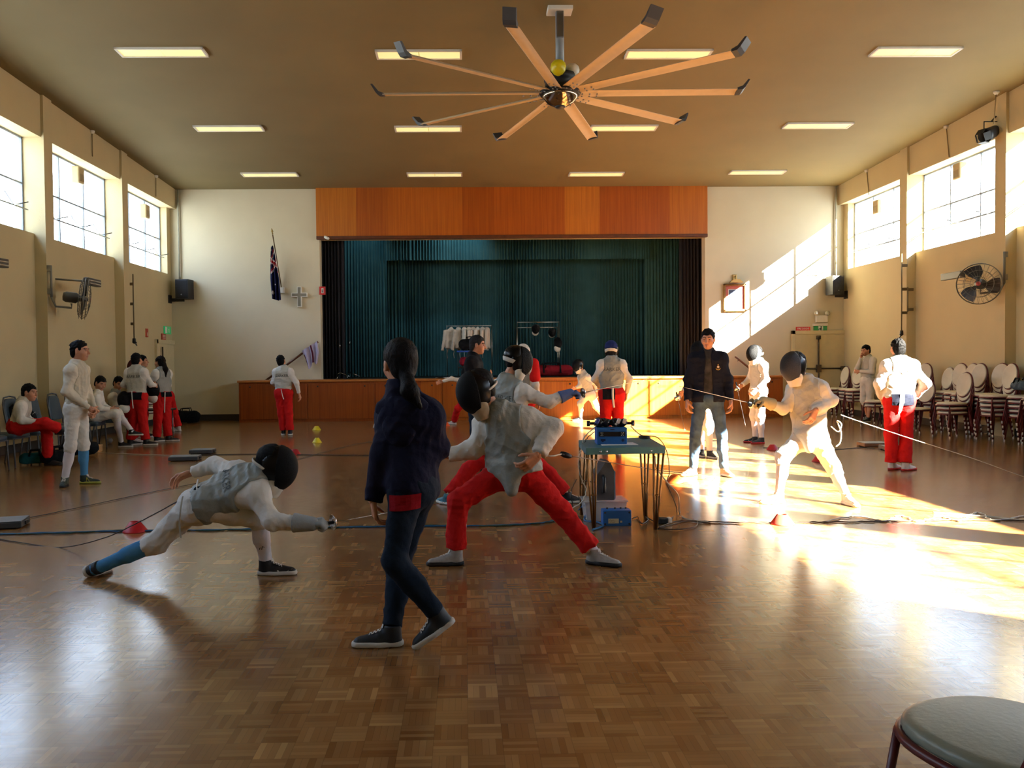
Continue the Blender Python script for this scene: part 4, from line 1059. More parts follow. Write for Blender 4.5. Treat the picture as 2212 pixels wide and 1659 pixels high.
seated(15.2, dict(hipL=(244, 894, .09), hipR=(244, 894, -.09), knL=(290, 890, .08), anL=(292, 952, 'g'), knR=(286, 891, -.08), anR=(288, 956, 'g'), shL=(250, 854, .16), shR=(244, 854, -.16), nk=(250, 846, 0), hd=(256, 828, 0), elL=(262, 874, .2), elR=(250, 878, -.2), wrL=(274, 880, .1), wrR=(272, 880, -.1)),
       'seated fencer with dark mask on the lap, beside the standing pair', 0, (.7, -.6, -.4), hem=.03, vhem=.06, shoes=(SH_WHITE, SOLE_W))

# --- 15 people far behind the centre pair
J, f, r = standing(1026, 1014, 1.77, -8, dict(hd=(0, .05, 1.575)))
P = Fig(J, 'greying person in a black jacket in profile behind the two duelling fencers', .0125, hf=(.97, -.15, -.12)); P.footdir = {'L': ang(0), 'R': ang(0)}
P.hand('L'); P.hand('R'); P.body(fine=.0055); P.jacket(BLACKC, off=.03, hem=-.06, collar=.05); P.trousers(JEAN_D, .012, .02, name='jeans'); P.shoe('L', ang(0), SH_BLACK, SOLE_B); P.shoe('R', ang(-20), SH_BLACK, SOLE_B); P.hair(HAIRG, fringe=.062, tuft=.005)
J = pix(18.8, dict(hd=(1012, 803), nk=(1012, 818), shR=(996, 820, .1), shL=(1018, 824, -.05), hipR=(1008, 866, .07), hipL=(1014, 866, -.07), knR=(989, 882), anR=(981, 917, 'g'), knL=(1040, 888), anL=(1062, 914, 'g'), elR=(975, 818, .05), wrR=(955, 824), elL=(1040, 822), wrL=(1052, 812)))
fencer(J, 'far fencer by the stage reaching a white sleeve out, mostly hidden by a dark mask', 180, hf=(-1, 0, -.1), shoes=(SH_WHITE, SOLE_W), vhem=.03)
J, f, r = standing(1130, 992, 1.66, 70, None)
P = fencer(J, 'fencer with red shoulder and white-trimmed mask behind the blue glove fencer', 70, hf=(-.2, .95, .1), maskkw=dict(strap=SOLE_W, back=SOLE_W))
P.blob('red_shoulder', lambda p: rc(p, P.J['shR'] + V3(.02, 0, .05), P.J['elR'] * .6 + P.J['shR'] * .4, .075, .088), [P.J['shR'], P.J['elR']], .12, .0125, RED)
J = pix(19.7, dict(hd=(1250, 788), nk=(1258, 804), shR=(1253, 812, .06), shL=(1268, 812, -.08), hipR=(1268, 852, .06), hipL=(1276, 852, -.06), knR=(1254, 872), anR=(1254, 909, 'g'), knL=(1288, 878), anL=(1302, 907, 'g'), elR=(1252, 834), wrR=(1243, 838, -.05), elL=(1285, 830), wrL=(1288, 848)))
P = fencer(J, 'small fencer in white crouching before the stage, facing the far side', 180, hf=(-.9, -.35, -.1), vest=LAME_L, legs='b', legcol=WHITE, vhem=.03)
J, f, r = standing(1322, 978, 1.72, 86, dict(elR=(.27, .0, 1.12), wrR=(.24, .12, .9), elL=(-.25, .05, 1.12), wrL=(-.15, .22, 1.0)))
P = fencer(J, 'fencer seen from behind with a blue-backed mask, behind the scoring table', 86, vest=LAME, text='BARKER', hf=(.3, .95, 0), maskkw=dict(strap=SOLE_W, back=cloth('#1d2a5e')), vhem=.07, hem=.03, trk=dict(off=.032, off2=.06, t1=.97))
P.press('waist_pouch', gridq(-.15, .04, -.10, .06), P.hp + P.up * .02, P.rt, P.up, P.tfn, POUCH, lift=.012)
P.tube('waist_tie', [P.hp + P.up * .1 - P.fw * .17, P.hp - P.fw * .17 - P.up * .05, P.hp - P.up * .2 - P.fw * .15 + P.rt * .02], .016, WHITE)
# ------------------------------------------------------------------ fittings of the hall
def own(o, t):
    o.parent = t; o.matrix_parent_inverse = Matrix.Translation(-t.location); return o
def disc(c, n, r, k=24):
    q = Vector((0, 0, 1)).rotation_difference(Vector(n)); return Matrix.Translation(Vector(c)) @ q.to_matrix().to_4x4()
def oncell(px, py):
    """point of the sloping ceiling seen at a pixel"""
    d = ray(px, py); k = .034
    t = (5.875 + k * YB - HC) / (d.z + k * d.y); return CAMP + d * t
M_tubelight = mat('light_diffuser', '#f4e8a2', .5, emit=1.0, vary=.02)
ROWS = [('nearest the camera', 110, [350, 905, 1443, 1977], (111, 116, 115, 110)), ('in the middle', 275, [495, 925, 1347, 1766], (276, 277, 275, 270)), ('nearest the stage', 375, [583, 939, 1288, 1636], (376, 376, 375, 371))]
POSN = ['leftmost', 'second from the left', 'third from the left', 'rightmost']
for rn, _, xs, ys in ROWS:
    for i, (x, y) in enumerate(zip(xs, ys)):
        p = oncell(x, y); t = thing('ceiling_light', f'long glowing ceiling light panel, {POSN[i]} of the row {rn}', 'light', p, 0, 'recessed ceiling light panels')
        sl = Matrix.Rotation(-.034, 4, 'X')
        b = MB(); w, d = .66, .165
        b.box((-w, -d, -.03), (w, -d + .035, .06)); b.box((-w, d - .035, -.03), (w, d, .06)); b.box((-w, -d, -.03), (-w + .035, d, .06)); b.box((w - .035, -d, -.03), (w, d, .06)); b.xf(sl)
        local(b.build('light_frame', M_white), t)
        b = MB(); b.box((-w + .03, -d + .03, -.018), (-.006, d - .03, .03)); b.box((.006, -d + .03, -.018), (w - .03, d - .03, .03)); b.xf(sl); local(b.build('diffuser', M_tubelight), t)

# big ceiling fan
hub = at(1210, 204, 11.45); cz = zc(hub.y)
t = thing('ceiling_fan', 'huge ten-bladed ceiling fan with chrome hub and dark winglets', 'fan', hub)
M_blade = mat('blade_cream', '#d9c6aa', .45, vary=.04)
b = MB(); b.lathe([(.0, -.17), (.07, -.168), (.17, -.12), (.235, -.05), (.255, .0)], n=36); local(b.build('hub_dome', mat('hub_chrome', '#b9a892', .12, metal=1.)), t)
b = MB(); b.lathe([(.06, -.185), (.075, -.17), (.06, -.155)], n=20); local(b.build('hub_cap', M_dkgrey), t)
b = MB(); b.lathe([(.27, -.01), (.29, .02), (.27, .05), (.21, .06), (.20, .17), (.22, .18), (.22, .26), (.12, .30)], n=32); local(b.build('motor_housing', M_black), t)
b = MB(); b.tube([(0, 0, .28), (0, 0, cz - hub.z)], .058, 14); local(b.build('down_rod', mat('rod_grey', '#8c9296', .4, vary=.05)), t)
b = MB(); b.lathe([(.07, .29), (.085, .30), (.085, .36), (.07, .37)], n=18); local(b.build('rod_collar', M_steel), t)
b = MB(); b.box((-.05, -.07, cz - hub.z - .40), (.05, .07, cz - hub.z - .03), .01); local(b.build('rod_clamp', M_steel), t)
b = MB(); b.box((-.17, -.12, cz - hub.z - .05), (.17, .12, cz - hub.z + .02), .01); local(b.build('ceiling_plate', M_white), t)
for k in range(10):
    a = k * PI / 5 + .02; Rz = Matrix.Rotation(-a, 4, 'Z'); pit = Matrix.Rotation(-.20, 4, 'X')
    b = MB(); rows = []
    for r in (.24, .34, .6, 1.2, 1.9, 2.42):
        w = .085; rows.append([(r, w * math.cos(q), .012 * math.sin(q) + .012 * (1 - math.cos(q * 2))) for q in np.linspace(0, 2 * PI, 13)])
    b.sheet(rows); b.add([v for v in rows[-1][:-1]], [tuple(range(12))]); b.xf(Rz @ Matrix.Translation((0, 0, .01)) @ pit)
    bl = local(b.build('blade', M_blade), t)
    b = MB(); b.prism([(2.40, -.012), (2.47, -.008), (2.51, .03), (2.58, .14), (2.555, .145), (2.475, .05), (2.40, .02)], -.085, .07); b.xf(Rz @ Matrix.Translation((0, 0, .01)) @ pit)
    local(b.build('winglet', mat('winglet_dark', '#3a3c40', .5, vary=.08)), bl)
    b = MB()
    for rr in (.30, .40, .50):
        for yy in (-.03, .03): b.lathe([(.012, -.01), (.012, .0), (.0, .004)], (rr, yy, -.012), 8)
    b.xf(Rz @ pit); local(b.build('blade_bolts', M_steel), bl)
for (px, py, dy, col, lb, rr) in ((1206, 146, -.22, '#e3cf18', 'yellow balloon wedged on the motor of the ceiling fan', .105), (1236, 153, -.05, '#d8d2bd', 'white balloon wedged on the motor of the ceiling fan', .10)):
    c = at(px, py, hub.y + dy); b = MB(); b.lathe([(.0, -rr * 1.08), (.02, -rr * 1.02), (rr * .55, -rr * .85), (rr * .9, -rr * .42), (rr, 0.05 * rr), (rr * .9, rr * .5), (rr * .55, rr * .86), (0, rr)], n=24)
    o = b.build('balloon', mat('balloon_' + col, col, .35, vary=.03)); o.location = c; tag(o, lb, 'balloon')

# wall loudspeakers
def speaker(X, px0, py0, px1, py1, Y, lb, s):
    a = at(px0, py1, Y); c = at(px1, py0, Y); w, h = c.x - a.x, c.z - a.z
    t = thing('loudspeaker', lb, 'speaker', ((a.x + c.x) / 2, Y, a.z)); Rz = Matrix.Rotation(s * .25, 4, 'Z')
    b = MB(); b.prism([(-w / 2, 0), (w / 2, 0), (w * .34, w), (-w * .34, w)], 0, h, 'Z'); b.xf(Rz); local(b.build('cabinet', mat('speaker_black', '#17171a', .6, bump=.2, bscale=120.)), t)
    b = MB(); b.box((-w * .44, -.012, .03), (w * .44, 0, h - .03), .008); b.xf(Rz); local(b.build('grille', mat('grille_black', '#0c0c0e', .7, bump=.6, bscale=300.)), t)
    b = MB(); b.lathe([(.0, -.018), (.016, -.018), (.018, -.012)], (0, 0, .10), 12, 'Y'); b.xf(Rz); local(b.build('badge', M_steel), t)
    x = X - (a.x + c.x) / 2; b = MB(); b.box((min(0, x), w * .5, -.06), (max(0, x), w * .5 + .05, .02), .006); b.box((min(x, x - s * .03), w * .3, -.10), (max(x, x - s * .03), w * .8, .10)); local(b.build('wall_bracket', M_black), t)
speaker(XL, 377, 603, 407, 645, 21.05, 'black loudspeaker on the flag side wall near the corner', -1)
speaker(XR, 1797, 595, 1826, 636, 21.05, 'black loudspeaker on the sunny side wall near the corner', 1)

# flag on the back wall
tp = at(589, 507, 21.05); bt = at(609, 628, YB)
t = thing('wall_flag', 'furled navy flag with red and white crosses on a pole on the back wall', 'flag', (bt.x, YB, bt.z))
own(MB().tube([bt, tp], .014, 8).build('flag_pole', mat('pole_brown', '#5d4524', .4, vary=.1)), t)
d = (tp - bt).normalized()
b = MB(); b.lathe([(.0, 0), (.022, .02), (.012, .05), (.03, .08), (.018, .12), (0, .17)], n=10); b.xf(disc(tp, d, 1)); own(b.build('finial', mat('finial_gold', '#8d7440', .4, metal=.6)), t)
b = MB(); c = at(607, 626, YB); b.box((c.x - .06, YB - .06, c.z - .09), (c.x + .10, YB, c.z + .06), .008); own(b.build('pole_socket', M_white), t)
vs = []; fs = []; mi = []
nu, nv = 22, 44
tl = at(586, 525, 21.0); w_top, w_bot = .10, .24
for j in range(nv + 1):
    v = j / nv; z = at(590, 530, 21.05).z + (at(590, 650, 21.15).z - at(590, 530, 21.05).z) * v
    cx = at(589 + 7 * v, 600, 21.08).x; w = .05 + .19 * min(1, v * 1.6) ** .8
    for i in range(nu + 1):
        u = i / nu; vs.append((cx + (u - .5) * w, 21.08 + .05 * math.sin(u * 17 + v * 2) * (.4 + v), z + .10 * (abs(u - .75)) * (v - .3)))
for j in range(nv):
    for i in range(nu):
        a = j * (nu + 1) + i; fs.append((a, a + 1, a + nu + 2, a + nu + 1)); u, v = i / nu, j / nv
        q = (u * 1.1 + v * 4.2) % 1.0; k = 0
        if v < .52:
            if abs((v - .30) - (u - .5) * .10) < .028 or (q < .2 and .05 < v < .5): k = 1
            if abs((v - .30) - (u - .5) * .10) > .028 and abs((v - .30) - (u - .5) * .10) < .05 or .2 <= q < .34: k = 2
        elif (abs(u - .22) < .09 and abs(v - .86) < .018) or (abs(u - .22) < .045 and abs(v - .86) < .035) or (abs(u - .5) < .05 and abs(v - .70) < .012): k = 2
        mi.append(k)
o = me_obj('flag_cloth', vs, fs, [cloth('#171b40'), cloth('#a3202c'), cloth('#d8d3cf')], None, True, mi); own(o, t)
# cross
c = at(648, 641, YB); s_ = 84.3; t = thing('wall_cross', 'pale box-framed cross with grey face on the back wall', 'cross', (c.x, YB, c.z))
def crosspoly(w, hw, up, dn, ht): return [(-ht, dn), (ht, dn), (ht, -hw + .04), (w, -hw + .04), (w, hw + .04), (ht, hw + .04), (ht, up), (-ht, up), (-ht, hw + .04), (-w, hw + .04), (-w, -hw + .04), (-ht, -hw + .04)]
b = MB(); b.prism(crosspoly(.20, .055, .25, -.27, .055), -.10, 0); local(b.build('cross_frame', M_white), t)
b = MB(); b.prism(crosspoly(.18, .036, .232, -.25, .036), -.105, -.1); local(b.build('cross_face', mat('cross_grey', '#837f70', .6, vary=.05)), t)

# signs
def sign(name, px0, py0, px1, py1, Y, col, lb, marks=(), rot=None, cat='sign'):
    a = at(px0, py1, Y); c = at(px1, py0, Y); cx, cz_ = (a.x + c.x) / 2, (a.z + c.z) / 2; w, h = c.x - a.x, c.z - a.z
    t = thing(name, lb, cat, (cx, Y, cz_)); b = MB(); b.box((-w / 2, -.02, -h / 2), (w / 2, .0, h / 2), .004); local(b.build('sign_plate', mat('sign_' + col, col, .4, vary=.02)), t)
    for nm, polys, col2 in marks:
        vs = []; fs = []
        for p in polys: fs.append(list(range(len(vs), len(vs) + len(p)))); vs += [(x * w, -.0225, y * h) for x, y in p]
        o = me_obj(nm, vs, fs, mat('sign_' + col2, col2, .45, vary=.02)); local(o, t)
    return t
def normtext(s, w, cy, h):
    P = text_polys(s, w, h); return [[(x, y + cy) for x, y in p] for p in P]
ELL = lambda cx, cy, r, k=1., n=12: [(cx + r * math.cos(q), cy + r * k * math.sin(q)) for q in np.linspace(0, 2 * PI, n + 1)[:-1]]
sign('fire_extinguisher_sign', 690, 619, 703, 637, YB - .03, '#c3221c', 'red fire extinguisher sign with a white panel at the stage opening', [('sign_panel', [[(-.15, -.3), (.2, -.3), (.2, .3), (-.15, .3)]], '#e9dccf'), ('extinguisher_symbol', [[(-.05, -.22), (.1, -.22), (.1, .12), (.05, .2), (-.0, .2), (-.05, .12)]], '#b31c18')])
sign('fire_door_sign', 1719, 706, 1750, 719, YB, '#c4261f', 'red sign reading FIRE DOOR beside the green exit sign', [('lettering', normtext('FIRE DOOR', .80, .2, .32) + normtext('DO NOT OBSTRUCT', .84, -.22, .28), '#efe6da')])
RUN = [ELL(.06, .30, .07, 1.3), [(-.10, .17), (.08, .20), (.12, .02), (.02, -.06), (-.06, .0)], [(.0, -.04), (.10, -.02), (.20, -.16), (.14, -.36), (.07, -.34), (.10, -.18)], [(-.02, -.04), (.04, -.08), (-.08, -.26), (-.24, -.28), (-.24, -.2), (-.12, -.18)], [(.08, .16), (.24, .05), (.22, -.0), (.08, .08)], [(-.08, .16), (-.2, .1), (-.22, -.06), (-.16, -.06), (-.13, .04), (-.04, .08)]]
tt = sign('exit_sign', 1757, 703, 1786, 721, YB, '#1e8a4e', 'green running figure exit sign above the double door', [('sign_panel', [[(-.16, -.42), (.2, -.42), (.2, .42), (-.16, .42)]], '#e8efe4'), ('running_figure', [[(x * .75 + .01, y) for x, y in p] for p in RUN], '#12713d')])
c = at(1771, 703, YB); b = MB(); b.box((c.x - .19, YB - .05, c.z - .01), (c.x + .19, YB, c.z + .05), .005); own(b.build('sign_housing', M_white), tt)
c = at(1773, 689, YB); t = thing('emergency_light', 'white emergency light box with twin round lamps above the exit sign', 'light', (c.x, YB, c.z))
b = MB(); b.box((-.15, -.09, -.09), (.15, 0, .09), .01); local(b.build('battery_box', M_white), t)
for x in (-.14, .14):
    b = MB(); b.lathe([(.02, .02), (.05, .0), (.065, -.04), (.06, -.06), (.0, -.05)], (x, -.05, .14), 14, 'Y'); b.tube([(x * .7, -.05, .07), (x, -.04, .12)], .012, 6); local(b.build('lamp_head', mat('lamp_silver', '#d9d3c0', .2, metal=.6)), t)
# side wall signs on the left
def lsign(name, px0, py0, px1, py1, col, lb, mk=()):
    a = atX(px0, py1, XL + .02); c = atX(px1, py0, XL + .02); t = thing(name, lb, 'sign', (XL, (a.y + c.y) / 2, (a.z + c.z) / 2)); w, h = c.y - a.y, c.z - a.z
    b = MB(); b.box((0, -w / 2, -h / 2), (.025, w / 2, h / 2), .004); local(b.build('sign_plate', mat('sign_' + col, col, .4, vary=.02, emit=.4 if col == '#27a765' else 0)), t)
    for nm, polys, col2 in mk:
        vs = []; fs = []
        for p in polys: fs.append(list(range(len(vs), len(vs) + len(p)))); vs += [(.028, x * w, y * h) for x, y in p]
        local(me_obj(nm, vs, fs, mat('sign_' + col2, col2, .45)), t)
lsign('exit_sign', 355, 706, 369, 721, '#27a765', 'green exit sign above the corner door on the flag side', [('sign_panel', [[(-.4, -.4), (-.1, -.4), (-.1, .4), (-.4, .4)]], '#e8efe4'), ('running_figure', [[(x * .5 + .15, y) for x, y in p] for p in RUN], '#dff0df')])
lsign('fire_door_sign', 350, 721, 358, 734, '#b23a2c', 'small red sign under the corner exit sign', [('lettering', [[(-.35, y - .05), (.35, y - .05), (.35, y + .05), (-.35, y + .05)] for y in (-.22, 0, .22)], '#d8c4b0')])
lsign('fire_hose_sign', 316, 710, 320, 728, '#b8442e', 'narrow red upright sign on the wall beside the corner door', [('sign_panel', [[(-.25, -.35), (.25, -.35), (.25, .05), (-.25, .05)]], '#d8b8a0')])

# portrait with picture lamp
a = at(1562, 673, YB); c = at(1611, 613, YB); t = thing('framed_picture', 'gilt framed picture with pink mount half in the sun beam', 'picture', ((a.x + c.x) / 2, YB, a.z)); w, h = c.x - a.x, c.z - a.z
M_gilt = mat('gilt', '#8a6532', .45, metal=.4, bump=.6, bscale=50., vary=.2)
b = MB(); f_ = .055
for lo, hi in (((-w / 2, 0), (-w / 2 + f_, h)), ((w / 2 - f_, 0), (w / 2, h)), ((-w / 2, 0), (w / 2, f_)), ((-w / 2, h - f_), (w / 2, h))): b.box((lo[0], -.06, lo[1]), (hi[0], 0, hi[1]), .012)
local(b.build('picture_frame', M_gilt), t)
b = MB(); b.box((-w / 2 + .03, -.02, .03), (w / 2 - .03, -.004, h - .03)); local(b.build('mount', mat('mount_pink', '#c46a5e', .7, vary=.04)), t)
pw, ph = w * .26, h * .28; cz0 = h * .5
b = MB(); b.box((-pw - .015, -.026, cz0 - ph - .015), (pw + .015, -.02, cz0 + ph + .015)); local(b.build('slip', M_white), t)
vs = []; fs = []
def addp(P, y):
    fs.append(list(range(len(vs), len(vs) + len(P)))); vs.extend([(x * pw, y, cz0 + z * ph) for x, z in P])
addp([(-1, -1), (1, -1), (1, 1), (-1, 1)], -.028); addp([(-.7, -1), (-.35, -.2), (.25, -.2), (.7, -1)], -.029); addp(ELL(-.05, .12, .26, 1.3), -.030); addp(ELL(-.55, -.2, .2, 1.3), -.0305); addp([(.45, -1), (.6, .9), (.75, .9), (.7, -1)], -.0295)
local(me_obj('picture_print', vs, fs, [mat('print_blue', '#3f4b66', .5, vary=.3, vscale=14.), mat('print_pale', '#b9b6bd', .5, vary=.2), mat('print_skin', '#b09a90', .5), mat('print_dark', '#23283a', .5)], None, False, [0, 1, 2, 3, 3]), t)
b = MB(); b.prism([(-.17, h + .02), (.17, h + .02), (.08, h + .10), (-.08, h + .10)], -.20, -.05); b.tube([(0, 0, h + .16), (0, -.10, h + .2), (0, -.12, h + .09)], .012, 8); b.box((-.06, -.03, h + .1), (.06, 0, h + .24), .01); local(b.build('picture_lamp', mat('lamp_brass', '#b9975a', .4, metal=.5)), t)

# little camera on the fascia
c = at(704, 513, YB - .12); t = thing('security_camera', 'small white camera under the corner of the timber fascia', 'camera', c)
b = MB(); b.lathe([(.0, -.12), (.035, -.12), (.038, .05), (.03, .07), (.0, .07)], n=14, axis='Y'); b.xf(Matrix.Rotation(.7, 4, 'Z') @ Matrix.Rotation(.35, 4, 'X')); local(b.build('camera_body', M_white), t)
b = MB(); b.tube([(0, 0, 0), (-.03, .06, -.03), (-.05, .11, -.02)], .014, 8); b.lathe([(0, 0), (.035, 0), (.035, .01)], (-.05, .115, -.02), 12, 'Y'); local(b.build('camera_mount', M_white), t)

# handrails beside the stage
M_rail = mat('rail_timber', '#5b3015', .35, vary=.15)
def rail(p0, p1, Y, lb):
    a, c = at(*p0, Y), at(*p1, Y); t = thing('handrail', lb, 'handrail', a); d = (c - a)
    b = MB(); b.tube([a, c], .028, 10); own(b.build('rail', M_rail), t)
    for k in (.15, .85):
        q = a + d * k; own(MB().tube([q, q + Vector((0, .06, -.04)), (q.x, YB, q.z - .04)], .010, 6).build('rail_bracket', M_black), t)
rail((574, 822), (687, 738), YB - .1, 'sloping brown timber handrail with a cloth hung on it, flag side')
rail((1588, 770), (1640, 812), YB - .1, 'sloping brown timber handrail behind the sunlit fencers')
# cloth hung over the rail
vs = []; fs = []
P0 = [at(*p, YB - .2) for p in ((652, 758), (686, 737), (690, 760), (684, 790), (667, 800), (660, 775))]
rows = []
for j in range(15):
    v = j / 14; L = P0[0].lerp(P0[5], min(1, v * 1.3)).lerp(P0[4], max(0, v - .5) * 2 * .8); R_ = P0[1].lerp(P0[2], min(1, v * 2)).lerp(P0[3], max(0, v - .5) * 2 * .7)
    rows.append([tuple(L.lerp(R_, i / 16) + Vector((0, .05 * math.sin(i * 1.1 + v * 2) - .03, -.05 * v * math.sin(i * .55) + .0))) for i in range(17)])
b = MB(); b.sheet(rows); o = b.build('hung_cloth', [cloth('#bdb7cf'), cloth('#5b1f2e')]); o.data.polygons.foreach_set('material_index', [1 if (k % 16) in (8, 9) or (k % 16 == 0 and k > 64) else 0 for k in range(len(o.data.polygons))])
tag(o, 'white and maroon cloth draped over the end of the handrail', 'cloth')

# wall fans, radiant heaters
M_cage = mat('cage_wire', '#6d6656', .4, metal=.5, vary=.1); M_fanbl = mat('fan_blade', '#2b2622', .45, vary=.1); M_motor = mat('motor_grey', '#4c4c48', .5, vary=.1)
def wallfan(c, axis, X, post, lb, rad=.36, up=.0):
    c = Vector(c); n = Vector(axis).normalized(); t = thing('wall_fan', lb, 'fan', c); M = disc((0, 0, 0), n, 1)
    b = MB()
    for r, z in ((rad, 0), (rad * .99, .05), (rad * .99, -.05), (rad * .66, .09), (rad * .36, .11), (rad * .66, -.08)):
        b.tube([(r * math.cos(q), r * math.sin(q), z) for q in np.linspace(0, 2 * PI, 41)[:-1]], .0045 if r < rad else .009, 5, True)
    for k in range(28):
        q = 2 * PI * k / 28
        b.tube([(.06 * math.cos(q), .06 * math.sin(q), .115), (rad * .5 * math.cos(q + .1), rad * .5 * math.sin(q + .1), .10), (rad * .85 * math.cos(q + .18), rad * .85 * math.sin(q + .18), .07), (rad * math.cos(q + .2), rad * math.sin(q + .2), .0), (rad * .8 * math.cos(q + .2), rad * .8 * math.sin(q + .2), -.07), (rad * .3 * math.cos(q), rad * .3 * math.sin(q), -.09)], .0028, 4, caps=False)
    b.xf(M); local(b.build('cage', M_cage), t)
    b = MB(); b.lathe([(0, .118), (.036, .118), (.04, .10), (0, .10)], n=18); b.xf(M); local(b.build('badge', mat('badge_red', '#a8443a', .4)), t)
    b = MB(); b.lathe([(0, -.34), (.07, -.33), (.095, -.28), (.095, -.12), (.06, -.08), (.03, .07), (0, .075)], n=18); b.xf(M); local(b.build('motor', M_motor), t)
    for k in range(3):
        q0 = 2 * PI * k / 3 + 1.1; rows = []
        for r in np.linspace(.05, rad * .92, 8):
            w = .12 + .55 * min(1, r / .2) * (1 - .55 * (r / rad) ** 2); rows.append([(r * math.cos(q0 + w * s + .5 * r), r * math.sin(q0 + w * s + .5 * r), .03 * s * 1.2) for s in np.linspace(-1, 1, 7)])
        b = MB(); b.sheet(rows); b.xf(M); local(b.build('blade', M_fanbl), t)
    p = Vector(post) - c; b = MB(); rr = -n * .2
    b.tube([(p.x, p.y, p.z + .55), (p.x, p.y, p.z)], .022, 8); b.tube([(p.x, p.y, p.z), (p.x * .8 + rr.x * .2, p.y * .8 + rr.y * .2, -.14), (rr.x, rr.y, -.16), (rr.x, rr.y, -.08)], .02, 8)
    sx = 1 if X > 0 else -1
    for z in (.5, .1): b.box((min(p.x, X - c.x), p.y - .03, p.z + z - .05), (max(p.x, X - c.x), p.y + .03, p.z + z + .05), .005)
    local(b.build('wall_arm', mat('arm_grey', '#7e7b70', .45, vary=.08)), t); return t
fr_c = at(2115, 613, 14.75); wallfan(fr_c, (-.62, -.78, -.05), PR, (PR - .05, 14.6, fr_c.z + .0), 'caged pedestal-style wall fan facing the hall on the sunny side wall')
fl_c = at(181, 646, 14.9); wallfan(fl_c, (.90, .40, -.12), PL, (PL + .06, 14.68, fl_c.z + .02), 'caged wall fan seen edge-on on the flag side wall')
fl2 = fl_c + Vector((0, -3.3, .1)); wallfan(fl2, (.95, .3, -.1), PL, (PL + .06, 11.4, fl2.z + .02), 'caged wall fan cut by the left edge of the photo')
def heater(p0, p1, X, lb):
    a, c = Vector(p0), Vector(p1); t = thing('radiant_heater', lb, 'heater', (a + c) / 2); d = (c - a).normalized(); up = Vector((0, 0, 1)); nn = d.cross(up)
    def bar(off, r): return MB().tube([a + off, c + off], r, 8)
    b = MB(); h = (c - a).length / 2
    b.box((-h, -.05, -.03), (h, .05, .10), .01); M = Matrix((d, nn, up)).transposed().to_4x4(); b.xf(M); local(b.build('heater_case', mat('heater_grey', '#55504a', .45, metal=.4)), t)
    for z in (.0, .05):
        b = MB(); b.tube([(-h + .03, -.055 if X > 0 else .055, z), (h - .03, -.055 if X > 0 else .055, z)], .012, 8); b.xf(M); local(b.build('heater_tube', mat('heater_tube', '#b1a795', .3, metal=.6)), t)
    q = (a + c) / 2; b = MB(); b.tube([(0, 0, .05), (X - q.x, .0, .1)], .018, 8); local(b.build('heater_arm', M_steel), t)
heater(at(2037, 603, 16.2), at(2080, 596, 15.5), XR, 'slim radiant heater bar behind the caged fan on the sunny side wall')
heater(at(186, 611, 15.1), at(213, 617, 15.6), XL, 'slim radiant heater bar beside the edge-on caged fan')
heater(at(-18, 570, 11.9), at(12, 575, 12.3), XL, 'dark heater bar at the left edge of the photo')

# white boxes on the window mullions
for px, py, s, lb in ((168, 379, -1, 'cream box in the second window of the flag side wall'), (313, 457, -1, 'cream box in the window nearest the flag wall corner'), (2073, 370, 1, 'cream box in the second window of the sunny side wall'), (1897, 447, 1, 'cream box in the window nearest the exit door corner')):
    X = GL + .22 if s < 0 else GR - .22; c = atX(px, py, X); t = thing('wall_speaker_box', lb, 'box', c)
    b = MB(); b.box((-.08, -.12, -.16), (.08, .12, .16), .03, seg=3); local(b.build('box_shell', mat('box_cream', '#cdbb8d', .5, vary=.03)), t)
    b = MB(); b.box((-.086, -.09, -.12) if s > 0 else (.076, -.09, -.12), (-.076, .09, .02) if s > 0 else (.086, .09, .02), .004); local(b.build('box_grille', mat('box_grille', '#b3a27a', .6, bump=.5, bscale=200.)), t)
    b = MB(); b.box((min(0, s * .2), -.03, -.03), (max(0, s * .2), .03, .03)); local(b.build('box_bracket', M_steel), t)
# stage spotlight under the beam
c = at(2141, 287, 14.9); t = thing('spotlight', 'black stage spotlight with yoke under the beam of the sunny side wall', 'spotlight', c)
b = MB(); b.lathe([(0, .20), (.07, .20), (.10, .12), (.115, -.1), (.13, -.2), (.12, -.2), (.10, -.12), (0, -.1)], n=20); M = disc((0, 0, 0), (.75, .35, .35), 1); b.xf(M); local(b.build('lamp_can', mat('spot_black', '#25272b', .45, vary=.1)), t)
for k in range(4):
    q = k * PI / 2 + .4; b = MB(); b.box((-.07, -.004, 0), (.07, .004, .13)); b.xf(M @ Matrix.Rotation(q, 4, 'Z') @ Matrix.Translation((0, .13, -.22)) @ Matrix.Rotation(2.7, 4, 'X')); local(b.build('barn_door', M_black), t)
b = MB(); b.tube([(-.13, 0, 0), (-.13, 0, .2), (.13, 0, .2), (.13, 0, 0)], .012, 6); b.tube([(0, 0, .2), (.1, .02, .3)], .014, 6); local(b.build('yoke', M_black), t)
# cords from ceiling to the windows
for pts, X, lb in ((((199, 282), (200, 338)), BL + .02, 'thin cord from ceiling to the second window on the flag side'), (((337, 378), (337, 425)), BL + .02, 'thin cord from ceiling to the window by the flag corner'), (((2044, 277), (2050, 340)), BR - .02, 'thin cord from ceiling to the second window on the sunny side'), (((1872, 371), (1877, 421)), BR - .02, 'thin cord from ceiling to the window by the exit corner'), (((2152, 212), (2147, 268)), BR - .25, 'cord from ceiling to the black spotlight')):
    a, c = [atX(x, y, X) for x, y in pts]; a.z = zc(a.y) - .0; t = thing('pull_cord', lb, 'cord', (a.x, a.y, a.z))
    own(MB().tube([a, c], .009, 6).build('cord', mat('cord_brown', '#7c6a45', .6, vary=.1)), t); b = MB(); b.lathe([(.05, 0), (.05, -.03), (.02, -.06), (0, -.06)], n=12); local(b.build('ceiling_hook', M_white), t)
